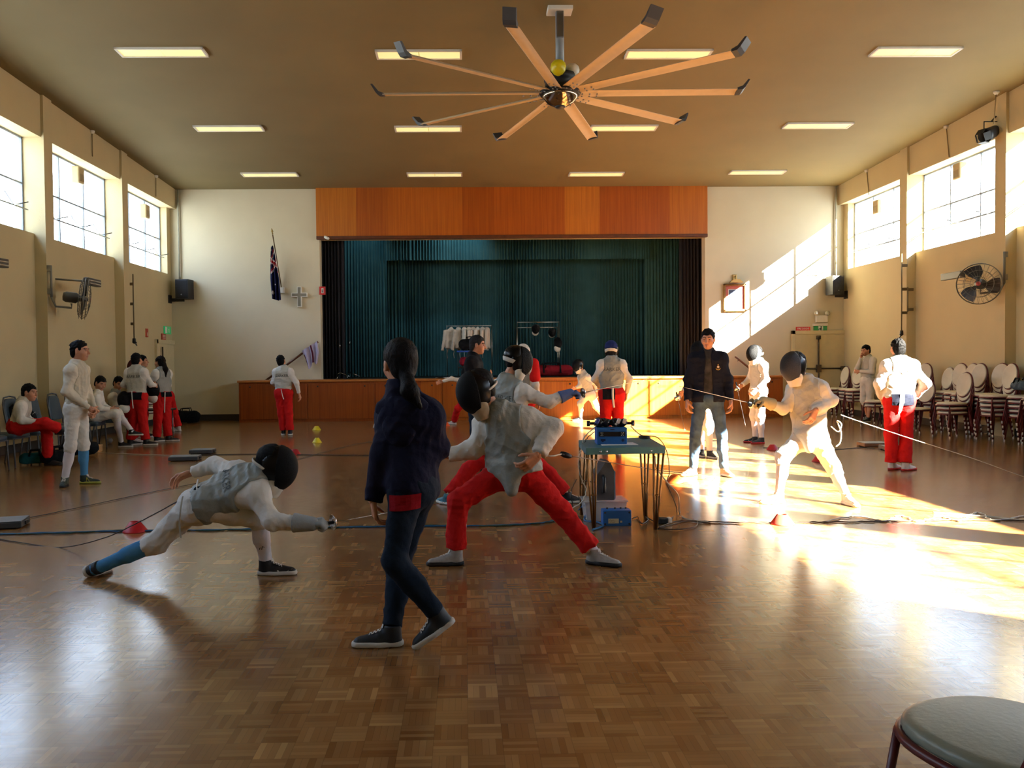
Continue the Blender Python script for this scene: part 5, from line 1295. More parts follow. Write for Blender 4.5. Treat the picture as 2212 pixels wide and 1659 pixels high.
# window winders and conduits
M_rod = mat('rod_brown', '#5f5136', .45, vary=.1)
def winder(px, y0, y1, X, s, lb, crank=True):
    a = atX(px, y0, X); c = atX(px, y1, X); c.y = a.y; t = thing('window_winder', lb, 'winder', c)
    own(MB().tube([a, c], .014, 8).build('winder_rod', M_rod), t)
    for k in ((.15, .45, .75) if crank else (.1, .9)):
        q = a.lerp(c, k); b = MB(); b.box((q.x - (.0 if s > 0 else .12), q.y - .02, q.z - .03), (q.x + (.12 if s > 0 else 0), q.y + .02, q.z + .03), .004); own(b.build('rod_clip', M_rod), t)
    if crank:
        b = MB(); b.lathe([(0, .05), (.035, .04), (.04, -.05), (0, -.08)], n=12); b.tube([(0, 0, -.02), (-s * .07, -.05, -.05), (-s * .07, -.1, -.08), (-s * .10, -.1, -.12)], .011, 6); local(b.build('crank', M_black), t)
winder(287, 592, 735, XL + .22, -1, 'thin window winder rod with crank on the flag side pillar')
winder(1948, 548, 718, XR - .3, 1, 'thin window winder rod with crank on the sunny side pillar')
winder(1961, 620, 674, PR - .02, 1, 'short dark rod on the sunny side pillar', False)
for pts, lb in ((((373, 445), (373, 612)), 'grey conduit pipe in the flag wall corner'), (((1826, 432), (1827, 600)), 'grey conduit pipe in the exit door corner')):
    a = at(*pts[0], YB - .1); c = at(*pts[1], YB - .1); s = -1 if a.x < 0 else 1; X = (PL + .03) if s < 0 else (PR - .03)
    o = MB().tube([(X - s * .0, YB - .06, zc(YB) - .02), (X, YB - .06, a.z), (X, YB - .06, c.z)], .022, 8).build('conduit_pipe', mat('conduit', '#9c9a86', .5, vary=.06)); tag(o, lb, 'pipe')
# ------------------------------------------------------------------ chairs
M_burg = mat('burgundy_frame', '#5a171c', .4, vary=.1); M_pad = mat('pad_white_vinyl', '#d3ccb8', .45, bump=.06, bscale=50., vary=.05); M_padg = mat('pad_grey_vinyl', '#8b9080', .42, bump=.05, bscale=60., vary=.04)
M_tip = mat('foot_tip_white', '#d9d5cc', .4)
def pad_mesh(fn, lo, hi, m, nm):
    v, f = surface(fn, np.array(lo, f32), np.array(hi, f32), .011); return mesh_from(nm, [(v, f, 0)], [m], None)
def shield(q, w, d, e=.10):      # rounded seat outline in x/y
    x, y = np.abs(q[:, 0]), q[:, 1]
    a = ((x / w) ** 2.4 + (np.abs(y) / d) ** 2.4) ** (1 / 2.4)
    return (a - 1) * min(w, d)
def make_chair(padm, label, seatw=.215, grp=None):
    """stacking chair facing +X: round-edged seat pad, oval back, tube frame"""
    t = thing('stacking_chair', label, 'chair', (0, 0, 0), 0, grp)
    seat = pad_mesh(lambda p: smax(shield(p, .225, seatw), np.abs(p[:, 2] - .452 - .012 * (1 - (p[:, 0] / .22) ** 2 - (p[:, 1] / .22) ** 2)) - .022, .024), (-.25, -.24, .41), (.25, .24, .50), padm, 'seat'); local(seat, t)
    b = MB(); n = 40; o = []
    for k in range(n):
        q = 2 * PI * k / n; c, s_ = math.cos(q), math.sin(q); o.append((.228 * math.copysign(abs(c) ** (2 / 2.4), c), (seatw + .003) * math.copysign(abs(s_) ** (2 / 2.4), s_), .428))
    b.tube(o, .013, 8, True); b.box((-.155, -.15, .418), (.155, .15, .43)); local(b.build('seat_frame', M_burg), t)
    tilt = Matrix.Translation((-.265, 0, .78)) @ Matrix.Rotation(-.20, 4, 'Y')
    inv = np.array(tilt.inverted(), f32)
    def back(p):
        q = p @ inv[:3, :3].T + inv[:3, 3]
        r = np.sqrt((q[:, 1] / .180) ** 2 + (q[:, 2] / .215) ** 2); return smax((r - 1) * .18, np.abs(q[:, 0] - .004 - .03 * (r * r - .5)) - .016, .02)
    bk = pad_mesh(back, (-.40, -.2, .53), (-.15, .2, 1.02), padm, 'backrest'); local(bk, t)
    b = MB(); b.tube([tuple(tilt @ Vector((-.012 + .012, .186 * math.cos(q), .221 * math.sin(q)))) for q in np.linspace(0, 2 * PI, 37)[:-1]], .011, 8, True)
    b.xf(Matrix.Identity(4)); b2 = [tuple(tilt @ Vector((-.022, .17 * math.cos(q), .205 * math.sin(q)))) for q in np.linspace(0, 2 * PI, 33)[:-1]]
    b.add(b2, [tuple(range(32))])
    for s in (-1, 1): b.tube([(-.19, s * .19, .43), (-.225, s * .185, .52), tuple(tilt @ Vector((-.012, s * .172, -.09)))], .011, 8)
    local(b.build('back_frame', M_burg), t)
    for x, dx in ((.17, .05), (-.18, -.09)):
        for s in (-1, 1):
            b = MB(); b.tube([(x, s * .175, .425), (x + dx * .5, s * .195, .22), (x + dx, s * .215, .02)], .0115, 8); b.cur = 1; b.tube([(x + dx * .985, s * .2145, .045), (x + dx, s * .215, 0)], .0135, 8); local(b.build('leg', [M_burg, M_tip]), t)
    return t
proto = make_chair(M_pad, 'x'); used = [False]
def place(x, y, z, deg, label, grp):
    o = proto if not used[0] else copy_tree(proto); used[0] = True
    o.location = (x, y, z); o.rotation_euler = (0, 0, math.radians(deg)); o['label'] = label; o['group'] = grp
LEV = ['topmost', 'second from the top', 'third from the top', 'fourth from the top', 'bottom']
NTH = ['first', 'second', 'third', 'fourth', 'fifth', 'sixth', 'seventh', 'eighth', 'ninth', 'tenth', 'eleventh', 'twelfth', 'thirteenth', 'fourteenth']
stacks = [(20.4, 4), (19.85, 4), (19.3, 4), (17.35, 4), (16.75, 5), (16.2, 4), (15.75, 5), (15.3, 5), (14.85, 5), (14.4, 5), (13.95, 5), (13.5, 5), (13.05, 5)]
rr = random.Random(4)
for i, (y, n) in enumerate(stacks):
    a = 188 + rr.uniform(-8, 10); dx = rr.uniform(-.08, .05)
    X = 9.25 + dx - (.14 if i in (8, 10) else 0)
    for k in range(n):
        lv = LEV[n - 1 - k] if k else 'bottom'
        place(X - .012 * k, y - .004 * k, .078 * k, a + rr.uniform(-1.5, 1.5), f'white oval-backed burgundy chair, {lv} of the {NTH[i]} stack from the exit door', 'stacked chairs along the sunny side wall')
for x, y, z, a, lb in ((8.62, 15.7, 0, 205, 'single white oval-backed chair before the stacks, just right of the back-view fencer'), (8.55, 17.1, .0, 190, 'lower white burgundy chair of a pair left of the back-view fencer'), (8.55, 17.1, .078, 190, 'upper white burgundy chair of a pair left of the back-view fencer'), (8.6, 16.5, .0, 192, 'white burgundy chair directly behind the back-view fencer'),
                        (8.62, 14.55, 0, 188, 'bottom chair of the short front stack before the sunny wall'), (8.61, 14.55, .078, 188, 'middle chair of the short front stack before the sunny wall'), (8.60, 14.55, .156, 188, 'top chair of the short front stack before the sunny wall')):
    place(x, y, z, a, lb, 'loose chairs before the stacks')
# red-backed stack on the flag side
L7 = ['bottom', 'sixth from the top', 'fifth from the top', 'fourth from the top', 'third from the top', 'second from the top']
for k in range(6):
    place(-6.68, 17.5, .092 * k, 75, f'burgundy chair, {L7[k]} of the lone stack by the corner door', 'lone chair stack by the corner door')
place(-6.68, 17.5, .552, 75, 'chair with red oval back showing above the pair by the corner door', 'lone chair stack by the corner door')
# the near chair
fc = make_chair(M_padg, 'grey-green vinyl chair with burgundy frame in the near corner of the photo', .225); fc.location = (1.345, 2.03, .0); fc.rotation_euler = (0, 0, math.radians(104)); del_ = fc.get('group')
# blue-grey banquet chairs on the flag side
M_bl = mat('vinyl_bluegrey', '#3a4a54', .5, bump=.1, bscale=60., vary=.08); M_grey = mat('chair_frame_grey', '#4b4f52', .4, vary=.08)
def banquet():
    t = thing('banquet_chair', 'x', 'chair')
    local(pad_mesh(lambda p: smax(smax(np.abs(p[:, 0]) - .225, np.abs(p[:, 1]) - .215, .06), np.abs(p[:, 2] - .44) - .035, .03), (-.25, -.24, .39), (.25, .24, .49), M_bl, 'seat'), t)
    def bk(p):
        x = p[:, 0] + .235 + (p[:, 2] - .45) * .16; z = p[:, 2] - .74
        return smax(smax(np.abs(p[:, 1]) - .205 + np.maximum(z - .05, 0) * .25, np.abs(z) - .20, .09), np.abs(x) - .025, .025)
    local(pad_mesh(bk, (-.42, -.23, .5), (-.2, .23, .97), M_bl, 'backrest'), t)
    b = MB()
    for s in (-1, 1): b.tube([(-.23, s * .21, .43), (-.24, s * .215, .55), (-.30, s * .205, .86), (-.315, s * .15, .955), (-.32, 0, .972)], .012, 8)
    local(b.build('back_frame', M_grey), t)
    b = MB(); b.box((-.22, -.21, .395), (.22, .21, .41)); local(b.build('seat_frame', M_grey), t)
    for x, dx in ((.2, .02), (-.22, -.07)):
        for s in (-1, 1): local(MB().tube([(x, s * .2, .41), (x + dx, s * .205, 0)], .0125, 8).build('leg', M_grey), t)
    return t
bp = banquet(); first = True
for i, (y, x, lb) in enumerate(((10.75, -6.5, 'nearest the photo edge'), (11.35, -6.5, 'carrying the blue backpack'), (11.95, -6.5, 'under the crossed-legged seated fencer'), (12.6, -6.5, 'carrying the black backpack'), (13.2, -6.5, 'behind the profile fencer'), (13.8, -6.45, 'just past the profile fencer, empty'), (14.4, -6.45, 'under the fencer with a stretched leg'), (15.2, -6.4, 'under the fencer with a mask on the lap'))):
    o = bp if first else copy_tree(bp); first = False
    o.location = (x, y, 0); o.rotation_euler = (0, 0, math.radians(-4 + i * 1.3)); o['label'] = 'blue-grey padded chair ' + lb; o['group'] = 'padded chairs on the flag side'

# ------------------------------------------------------------------ bags and small things
def blobthing(name, label, cat, fn, lo, hi, m, loc, vox=.012, group=None):
    v, f = surface(fn, np.array(lo, f32), np.array(hi, f32), vox); t = thing(name, label, cat, loc, 0, group); local(mesh_from(name + '_body', [(v, f, 0)], [m], None), t); return t
def backpack(loc, rz, col, lb):
    m = cloth(col); t = blobthing('backpack', lb, 'bag', lambda p: smin(smax(smax(np.abs(p[:, 1]) - .15, np.abs(p[:, 2] - .23) - .22, .14), np.abs(p[:, 0]) - .10 + p[:, 2] * .08, .07), ell(p, (.10, 0, .15), (.06, .12, .12)), .03) + wrinkle(p, .006, 30, 3), (-.16, -.2, -.02), (.2, .2, .5), m, loc)
    t.rotation_euler = (0, -.22, rz)
    for s in (-1, 1): local(MB().tube([(-.08, s * .08, .40), (-.15, s * .09, .36), (-.14, s * .10, .16), (-.09, s * .11, .05)], .016, 6).build('shoulder_strap', BLACKC), t)
    local(MB().tube([(-.02, -.03, .44), (-.02, -.02, .48), (-.02, .02, .48), (-.02, .03, .44)], .009, 6).build('carry_loop', BLACKC), t)
    b = MB(); b.tube([(.155, -.09, .20), (.163, 0, .225), (.155, .09, .20)], .005, 5); local(b.build('zip', M_steel), t)
backpack((-6.58, 11.35, .475), 0, '#142749', 'dark blue backpack leaning on a padded chair at the photo edge')
backpack((-6.56, 12.62, .475), .1, '#121316', 'black backpack leaning on the padded chair beside the crossed-legged fencer')
def duffel(loc, rz, L, r, col, lb, seed=1, straps=True, nm='sports_bag'):
    m = cloth(col); t = blobthing(nm, lb, 'bag', lambda p: smax(rc(p, V3(-L / 2 + r * .6, 0, r * .9), V3(L / 2 - r * .6, 0, r * .9), r, r * .95), -p[:, 2] + .0, .04) + wrinkle(p, .014, 22, seed), (-L / 2 - r, -r * 1.3, -.01), (L / 2 + r, r * 1.3, r * 2.2), m, loc, .014); t.rotation_euler = (0, 0, rz)
    if straps:
        for s in (-1, 1): local(MB().tube([(-L * .2, s * r * .8, r * 1.3), (-L * .16, s * r * .5, r * 2.1), (L * .16, s * r * .5, r * 2.15), (L * .2, s * r * .8, r * 1.3)], .014, 6).build('handle', BLACKC), t)
    return t
p = floor(76, 1004); duffel(p, .4, .34, .10, '#1d5f66', 'teal drawstring bag on the floor under the seated fencer', 2)
p = floor(124, 1003); duffel(p, .9, .42, .12, '#0d0e10', 'black sports bag on the floor behind the profile fencer', 3)
p = floor(402, 914); duffel(p, .1, .62, .17, '#0b0c0d', 'black bag slumped on the floor by the corner door', 5)
p = floor(172, 985); duffel(p, .5, .5, .13, '#101114', 'dark bag on the floor between the padded chairs', 7)
p = floor(103, 1003); t = thing('water_bottle', 'teal water bottle standing on the floor under the seated fencer', 'bottle', p)
b = MB(); b.lathe([(0, 0), (.045, 0), (.048, .02), (.048, .18), (.03, .22), (.028, .235), (0, .235)], n=18); local(b.build('bottle_body', mat('bottle_teal', '#0f5a73', .3)), t); b = MB(); b.lathe([(.031, .225), (.031, .26), (.012, .268), (.012, .285), (0, .285)], n=14); local(b.build('cap', M_white), t)
p = floor(197, 976); t = thing('shoe_box', 'small tan box on the floor beside the blue sock', 'box', p); b = MB(); b.box((-.15, -.09, 0), (.15, .09, .085), .006); local(b.build('box_base', mat('card_tan', '#a98352', .7, vary=.1)), t); b = MB(); b.box((-.155, -.095, .085), (.155, .095, .115), .005); local(b.build('lid', mat('card_tan2', '#b79261', .7, vary=.1)), t)
p = floor(237, 958); o = MB().lathe([(0, -.055), (.03, -.046), (.05, -.02), (.055, 0), (.05, .022), (.03, .047), (0, .055)], n=18).build('ball', mat('ball_grey', '#8d8a86', .4, vary=.1)); o.location = p + Vector((0, 0, .055)); tag(o, 'small pale ball on the floor before the padded chairs', 'ball')
# low table by the corner door
p = floor(326, 945); t = thing('side_table', 'low dark table with thin metal legs between the standing pair', 'table', (p.x, 16.5, 0)); b = MB(); b.box((-.42, -.28, .53), (.42, .28, .565), .008); local(b.build('table_top', mat('table_dark', '#2a1c17', .4, vary=.15)), t)
for x in (-.36, .36):
    for y in (-.22, .22): local(MB().tube([(x, y, .53), (x, y, 0)], .013, 8).build('leg', M_steel), t)
# loose masks
def mask_prop(loc, fwd, up, lb, group=None):
    A = np.stack([np.cross(nrm(fwd), nrm(up)), nrm(fwd), nrm(up)]); t = thing('fencing_mask', lb, 'mask', tuple(loc), 0, group); z = np.zeros(3, f32)
    def L(p): return p @ A.T
    def front(p):
        q = L(p); return smax(smax(np.abs(ell(q, (0, 0, 0), (.105, .15, .15))) - .005, -q[:, 1] - .02, .004), -(q[:, 2] + .13), .004)
    def rim(p):
        q = L(p); d = ell(q, (0, 0, 0), (.108, .155, .153)); return smax(np.abs(d) - .008, np.abs(q[:, 1] - .005) - .022, .005)
    def bib(p):
        q = L(p); d = ell(q, (0, .03, -.15), (.085, .075, .09)); return smax(smax(np.abs(d) - .006, q[:, 2] + .10, .004), -(q[:, 1] + .02), .004)
    for nm, fn, m in (('mask_mesh', front, MESH), ('mask_rim', rim, TRIM), ('mask_bib', bib, BIB)):
        v, f = surface(fn, z - .26, z + .2, .008); local(mesh_from(nm, [(v, f, 0)], [m], None), t)
    return t
mask_prop(at(332, 842, 15.35), (-.2, -1, -.1), (.1, 0, 1), 'black mask held before the chest of the long ponytail fencer')
mask_prop(at(268, 864, 14.85), (.6, -.7, .3), (0, .2, 1), 'dark mask lying on the lap of the seated fencer beside the pair')
# ------------------------------------------------------------------ stage things
def stz(px, Y): p = at(px, 800, Y); return Vector((p.x, Y, SZ))
M_rack = metal('#a9a49a', .3)
def rack(px0, px1, Y, h, lb, double=False):
    a, c = stz(px0, Y), stz(px1, Y); t = thing('garment_rack', lb, 'rack', (a + c) / 2); w = (c - a).x / 2
    for k, y in enumerate((0, .35) if double else (0,)):
        hh = h - .13 * k
        local(MB().tube([(-w, y, hh), (w, y, hh)], .012, 8).build('rail', M_rack), t)
        for s in (-1, 1): local(MB().tube([(s * w, y, .06), (s * w, y, hh + .02)], .012, 8).build('post', M_rack), t)
    for s in (-1, 1):
        b = MB(); b.tube([(s * w, -.22, .07), (s * w, .42 if double else .22, .07)], .012, 8); local(b.build('foot_bar', M_rack), t)
        for y in (-.2, .38 if double else .2):
            b = MB(); b.lathe([(0, -.012), (.03, -.012), (.03, .012), (0, .012)], (s * w, y, .03), 12, 'X'); local(b.build('castor', M_black), t)
    return t
RY = 22.7
rz0 = at(1015, 704, RY).z - SZ
rack(966, 1063, RY, rz0, 'chrome garment rack hung with pale fencing jackets on the stage')
rz1 = at(1160, 696, RY).z - SZ
rack(1118, 1208, RY, rz1, 'chrome double garment rack with hanging masks on the stage', True)
def jacket_thing(loc, rz, lb, s=1., col='#cfc6b6', seed=1):
    t = thing('hanging_jacket', lb, 'jacket', loc, rz, 'jackets on the stage rack'); m = cloth(col)
    fn = lambda p: union([rc(p, V3(-.17, 0, -.13), V3(.17, 0, -.13), .05, .05), rc(p, V3(0, 0, -.1), V3(0, 0, -.62 * s), .085, .10, 1), rc(p, V3(-.12, 0, -.2), V3(-.11, 0, -.6 * s), .07, .09, 1), rc(p, V3(.12, 0, -.2), V3(.11, 0, -.6 * s), .07, .09, 1), rc(p, V3(-.19, 0, -.15), V3(-.27, .02, -.66), .05, .045, 1), rc(p, V3(.19, 0, -.15), V3(.27, .02, -.66), .05, .045, 1), rc(p, V3(0, 0, -.1), V3(0, 0, -.045), .06, .055, 1)], .04) + wrinkle(p, .008, 34, seed)
    v, f = surface(fn, np.array([-.34, -.14, -.75], f32), np.array([.34, .14, 0], f32), .016); local(mesh_from('jacket_cloth', [(v, f, 0)], [m], None), t)
    local(MB().tube([(0, 0, -.05), (0, 0, -.02), (.02, 0, .0), (.0, 0, .02), (-.02, 0, .005)], .004, 5).build('hanger_hook', M_rack), t)
    local(MB().tube([(-.02, .11, -.6), (-.05, .13, -.75), (-.03, .12, -.86)], .008, 5).build('strap', m), t)
rr = random.Random(2)
for i, px in enumerate((974, 990, 1003, 1013, 1022, 1032, 1042, 1052)):
    p = at(px, 705, RY); jacket_thing((p.x, RY, SZ + rz0 - .012), 1.38 + rr.uniform(-.2, .2) if i > 1 else .6 + .4 * i, f'pale fencing jacket, {NTH[i]} from the flag end of the stage rack', 1., ('#d2c8b8', '#c9beae', '#dcd5c8')[i % 3], i)
mask_prop(at(1157, 709, RY), (0, -.6, -.8), (0, -.8, .6), 'mask hung from the front bar of the double rack'); mask_prop(at(1193, 716, RY + .35), (0, -.4, -.9), (0, -.9, .4), 'mask hung from the rear bar of the double rack'); mask_prop(at(1204, 741, RY - .1), (.5, -.8, .1), (.3, 0, 1), 'mask with pale bib hung on the post of the double rack')
c = stz(1192, 22.0); t = duffel(c, .12, 1.05, .17, '#7d1420', 'red sports bag with black straps lying on the stage', 4)
for x in (-.25, .2): local(MB().tube([(x, -.18, .1), (x, -.12, .3), (x, .0, .35), (x, .12, .3), (x, .18, .1)], .02, 6).build('strap', BLACKC), t)
c = stz(1012, 21.75); t = thing('equipment_trolley', 'trolley with bright blue tray on the stage beside the jackets', 'trolley', c)
b = MB(); b.box((-.30, -.2, .66), (.30, .2, .70), .01); local(b.build('tray', mat('tray_blue', '#1f4fae', .4, vary=.05)), t)
for x in (-.27, .27):
    for y in (-.17, .17): local(MB().tube([(x, y, .05), (x, y, .68)], .012, 8).build('leg', M_black), t)
b = MB(); b.box((-.28, -.18, .25), (.28, .18, .28), .01); local(b.build('shelf', M_black), t)
duffel((c.x + .05, c.y, SZ + .70), .2, .5, .17, '#0b0a0b', 'black bag on top of the blue trolley tray on the stage', 8); duffel((c.x + .02, c.y - .02, SZ + .28), 0, .42, .14, '#8c1a2b', 'red bag on the shelf of the blue trolley', 9, False)
def micstand(px, Y, lb, h=1.3):
    c = stz(px, Y); t = thing('microphone_stand', lb, 'stand', c); local(MB().tube([(0, 0, .1), (0, 0, h)], .010, 8).build('pole', M_dkgrey), t)
    for k in range(3):
        q = k * 2.1 + .4; local(MB().tube([(0, 0, .16), (.34 * math.cos(q), .34 * math.sin(q), .015)], .009, 6).build('leg', M_chrome), t)
    local(MB().tube([(0, 0, h * .62), (0, 0, h * .70)], .016, 8).build('clutch', M_chrome), t)
micstand(735, 21.9, 'microphone stand with shiny tripod feet at the flag end of the stage'); micstand(756, 22.6, 'second microphone stand, deeper on the stage at the flag end', 1.45)
c = stz(958, 20.9); o = MB().sheet([[(c.x - .2 + .1 * i, c.y - .12 + .06 * j, SZ + .012 + .02 * math.sin(i * 1.4 + j)) for i in range(5)] for j in range(5)]).build('paper_pile', cloth('#c9c4b8')); tag(o, 'crumpled white paper lying on the stage edge', 'paper')
# ------------------------------------------------------------------ floor: cones, reels, cables
def cone(px, py, col, lb, r=.095, h=.085, emit=0):
    p = floor(px, py); t = thing('marker_cone', lb, 'cone', p); b = MB()
    b.lathe([(r, 0), (r, .006), (r * .93, .014), (r * .42, h), (r * .34, h), (r * .3, h - .006), (r * .85, .008)], n=28); local(b.build('cone_shell', mat('cone_' + col, col, .5, vary=.04)), t)
for a in ((292, 1148, '#c2121c', 'red marker cone near the rear foot of the lunging fencer', .10), (684, 929, '#d8c21e', 'yellow marker cone nearer the stage'), (685, 956, '#d8c21e', 'yellow marker cone farther from the stage', .085), (963, 920, '#e2571a', 'orange marker cone by the stage behind the walking person'), (1669, 972, '#b3232a', 'red marker cone between the two white fencers in the sun'), (1769, 997, '#b3232a', 'red marker cone behind the fencer on guard'), (1690, 1132, '#c43a2a', 'red marker cone glaring in the near sun patch', .10), (1458, 1042, '#dd6a22', 'orange marker cone beside the scoring table in the sun', .11), (637, 982, '#a81c22', 'red marker cone past the mask of the lunging fencer')): cone(*a)
M_slab = mat('reel_grey', '#6e716f', .45, metal=.3, vary=.08)
def reel(px, py, w, rz, lb, d=.30, side='#3b3d3d'):
    p = floor(px, py); t = thing('cable_reel', lb, 'reel', p, rz); b = MB(); b.box((-w / 2, -d / 2, .008), (w / 2, d / 2, .06), .008); local(b.build('reel_case', mat('reel_side' + side, side, .5, vary=.1)), t)
    b = MB(); b.box((-w / 2 + .005, -d / 2 + .005, .06), (w / 2 - .005, d / 2 - .005, .068), .003); local(b.build('lid', M_slab), t)
    for x in (-1, 1):
        for y in (-1, 1):
            b = MB(); b.lathe([(.015, 0), (.015, .01), (0, .01)], (x * w * .4, y * d * .4, 0), 8); local(b.build('foot', M_black), t)
    b = MB(); b.box((w / 2 - .02, -.04, .02), (w / 2 + .012, .04, .05), .004); local(b.build('cable_outlet', M_black), t)
reel(438, 979, .36, .05, 'grey cable reel box, farther one of the pair on the floor'); reel(400, 994, .42, .1, 'grey cable reel box, nearer one of the pair on the floor'); reel(10, 1138, .34, .25, 'grey cable reel box at the edge of the photo')
reel(1886, 964, .40, -.05, 'grey and orange cable reel box behind the red trousers', .32, '#7a5136'); reel(1934, 972, .40, -.1, 'second cable reel box behind the red trousers')
def cable(name, pts, r, m, lb, cat='cable', jit=.012, seed=1, n=10):
    r_ = random.Random(seed); P = [Vector(p) for p in pts]; Q = []
    for i in range(len(P) - 1):
        a0, a, b_, b1 = P[max(i - 1, 0)], P[i], P[i + 1], P[min(i + 2, len(P) - 1)]
        for k in range(n):
            u = k / n; q = .5 * ((2 * a) + (b_ - a0) * u + (2 * a0 - 5 * a + 4 * b_ - b1) * u * u + (3 * a - a0 - 3 * b_ + b1) * u ** 3)
            Q.append(q + Vector((r_.uniform(-jit, jit), r_.uniform(-jit, jit), 0)))
    Q.append(P[-1])
    o = MB().tube(Q, r, 6).build(name, m); return tag(o, lb, cat)
fl = lambda *ps, z=.008: [floor(x, y) + Vector((0, 0, z)) for x, y in ps]
CB = mat('cable_blue', '#1f5c86', .5, vary=.15); CK = mat('cable_black', '#17130f', .5, vary=.1); CG = mat('cable_green', '#1d4a45', .5); CW = mat('cable_white', '#c9c2ae', .5, vary=.05); CR = mat('cable_brown', '#4a3322', .5, vary=.1)
cable('floor_cable', fl((-20, 1157), (120, 1152), (290, 1149), (480, 1146), (690, 1141), (900, 1139), (1060, 1137), (1170, 1131), (1205, 1121)), .007, CB, 'blue cable running across the floor behind the lunging fencer', seed=3)
cable('floor_cable', fl((-20, 1155), (120, 1154), (290, 1147), (480, 1147), (690, 1142), (900, 1137), (1060, 1138), (1165, 1132), (1215, 1124)), .006, CG, 'dark green cable twisted along the blue cable', seed=5, jit=.02)
cable('body_cord', [at(408, 1070, 5.45), at(300, 1128, 5.9), at(225, 1162, 6.2), floor(136, 1184) + Vector((0, 0, .006)), floor(60, 1176) + Vector((0, 0, .006)), floor(-20, 1163) + Vector((0, 0, .006))], .004, CK, 'thin dark body cord trailing from the hip of the lunging fencer', jit=.002)
cable('reel_cord', fl((35, 1126), (180, 1096), (330, 1064), (480, 1034), (640, 994), (760, 962), (840, 950)), .004, CK, 'thin dark cord crossing the floor behind the lunging fencer', jit=.003)
cable('floor_cable', fl((415, 984), (470, 983), (560, 982), (640, 983), (720, 984), (830, 985)), .007, CK, 'black cable on the floor from the paired reel boxes', jit=.006)
cable('floor_cable', fl((190, 978), (290, 982), (350, 984), (390, 986)), .005, CW, 'pale cord on the floor from the padded chairs to the reel boxes', jit=.01)
cable('body_cord', [at(1180, 985, 5.75), at(1196, 985, 5.8), at(1212, 981, 5.9)], .005, CW, 'pale looped cord at the hip of the wide-stanced fencer', jit=.008)
p0, p1 = at(1234, 985, 6.0), floor(1545, 1030) + Vector((0, 0, .01))
t = thing('cord_plug', 'black cord plug hanging in the air beside the scoring table', 'plug', at(1222, 983, 5.95)); b = MB(); b.lathe([(0, -.045), (.014, -.04), (.022, -.015), (.02, .02), (.012, .04), (0, .045)], n=12, axis='X'); b.xf(Matrix.Rotation(.35, 4, 'Y')); local(b.build('plug_shell', M_black), t); own(MB().tube([at(1212, 981, 5.9), at(1222, 983, 5.95), p0], .006, 6).build('plug_lead', CK), t)
cable('body_cord', [p0, p0.lerp(p1, .5) + Vector((0, 0, -.02)), p1], .004, CR, 'taut brown cord from the black plug past the scoring table legs', jit=0)
cable('body_cord', [at(1816, 896, 8.1), at(1850, 908, 8.25), at(1960, 945, 8.6), at(2100, 990, 9.1), at(2212, 1030, 9.6), at(2330, 1066, 10.1)], .0035, CW, 'taut pale cord from the waist of the fencer on guard', jit=0)
cable('floor_cable', fl((1650, 968), (1740, 969), (1800, 972), (1860, 968), (1890, 970)), .006, CK, 'dark cable on the floor to the reel boxes behind the red trousers', jit=.01)
cable('floor_cable', fl((1520, 1128), (1620, 1131), (1720, 1130), (1850, 1129), (1960, 1127), (2060, 1125), (2180, 1126), (2300, 1126)), .006, CR, 'black cable lying across the near sun patch', seed=9, jit=.02)
cable('floor_cable', fl((1780, 1129), (1850, 1117), (1905, 1127), (1945, 1116), (1985, 1128), (2030, 1118), (2075, 1127), (2110, 1108), (2150, 1126), (2212, 1116)), .006, CW, 'pale cable looped along the black cable in the near sun patch', seed=11, jit=.02)
cable('floor_tape', fl((2015, 1109), (2080, 1114), (2150, 1119), (2200, 1125), z=.004), .012, CW, 'pale strip on the floor beside the cable bundle', jit=0)
# ------------------------------------------------------------------ scoring table
TZ = .70; k4 = [floor(x, y, TZ) for x, y in ((1266, 968), (1437, 965), (1400, 944), (1250, 951))]
M_tt = mat('table_teal', '#3a6e74', .45, vary=.12, bump=.1, bscale=30.); M_gold = mat('leg_bronze', '#8a6436', .35, metal=.5, vary=.1)
c0 = sum(k4, Vector()) / 4; t = thing('folding_table', 'small teal-topped table on splayed bronze rod legs carrying the scoring box', 'table', (c0.x, c0.y, 0))
b = MB(); b.prism([((q.x - c0.x), (q.y - c0.y)) for q in k4], TZ - .055, TZ, 'Z'); local(b.build('table_top', M_tt), t)
b = MB()
q0, q1 = k4[0], k4[1]
for u in (.18, .26, .82): b.lathe([(0, -.004), (.009, -.003), (.009, 0)], tuple((q0.lerp(q1, u)) - c0 * 1. + Vector((0, -.002, c0.z - TZ - .03 + TZ - 0)) - Vector((0, 0, 0))), 8, 'Y')
local(b.build('edge_screws', M_chrome), t)
for (px, py), cn in zip(((1283, 1140), (1416, 1144), (1394, 1116), (1257, 1112)), k4):
    f_ = floor(px, py) - Vector((c0.x, c0.y, 0)); tp_ = cn.lerp(c0, .14) - Vector((c0.x, c0.y, 0)); b = MB()
    for dx, dy in ((-.042, 0), (.042, 0), (.01, .04)): b.tube([(tp_.x + dx, tp_.y + dy, TZ - .055), (f_.x + dx * .22, f_.y + dy * .25, 0)], [.010, .008], 8)
    u = .55; mx_ = [tp_.lerp(f_, u).x, tp_.lerp(f_, u).y]; b.tube([(mx_[0] - .035, mx_[1], (TZ - .055) * (1 - u)), (mx_[0] + .035, mx_[1], (TZ - .055) * (1 - u))], .007, 6)
    local(b.build('leg', M_gold), t)
M_bb = mat('box_blue', '#1c62a8', .4, vary=.05)
a = floor(1291, 961, TZ); w = (floor(1357, 961, TZ) - a).x; t = thing('scoring_box', 'blue scoring box with dark display standing on the teal table', 'box', (a.x + w / 2, a.y + .09, TZ), -.04)
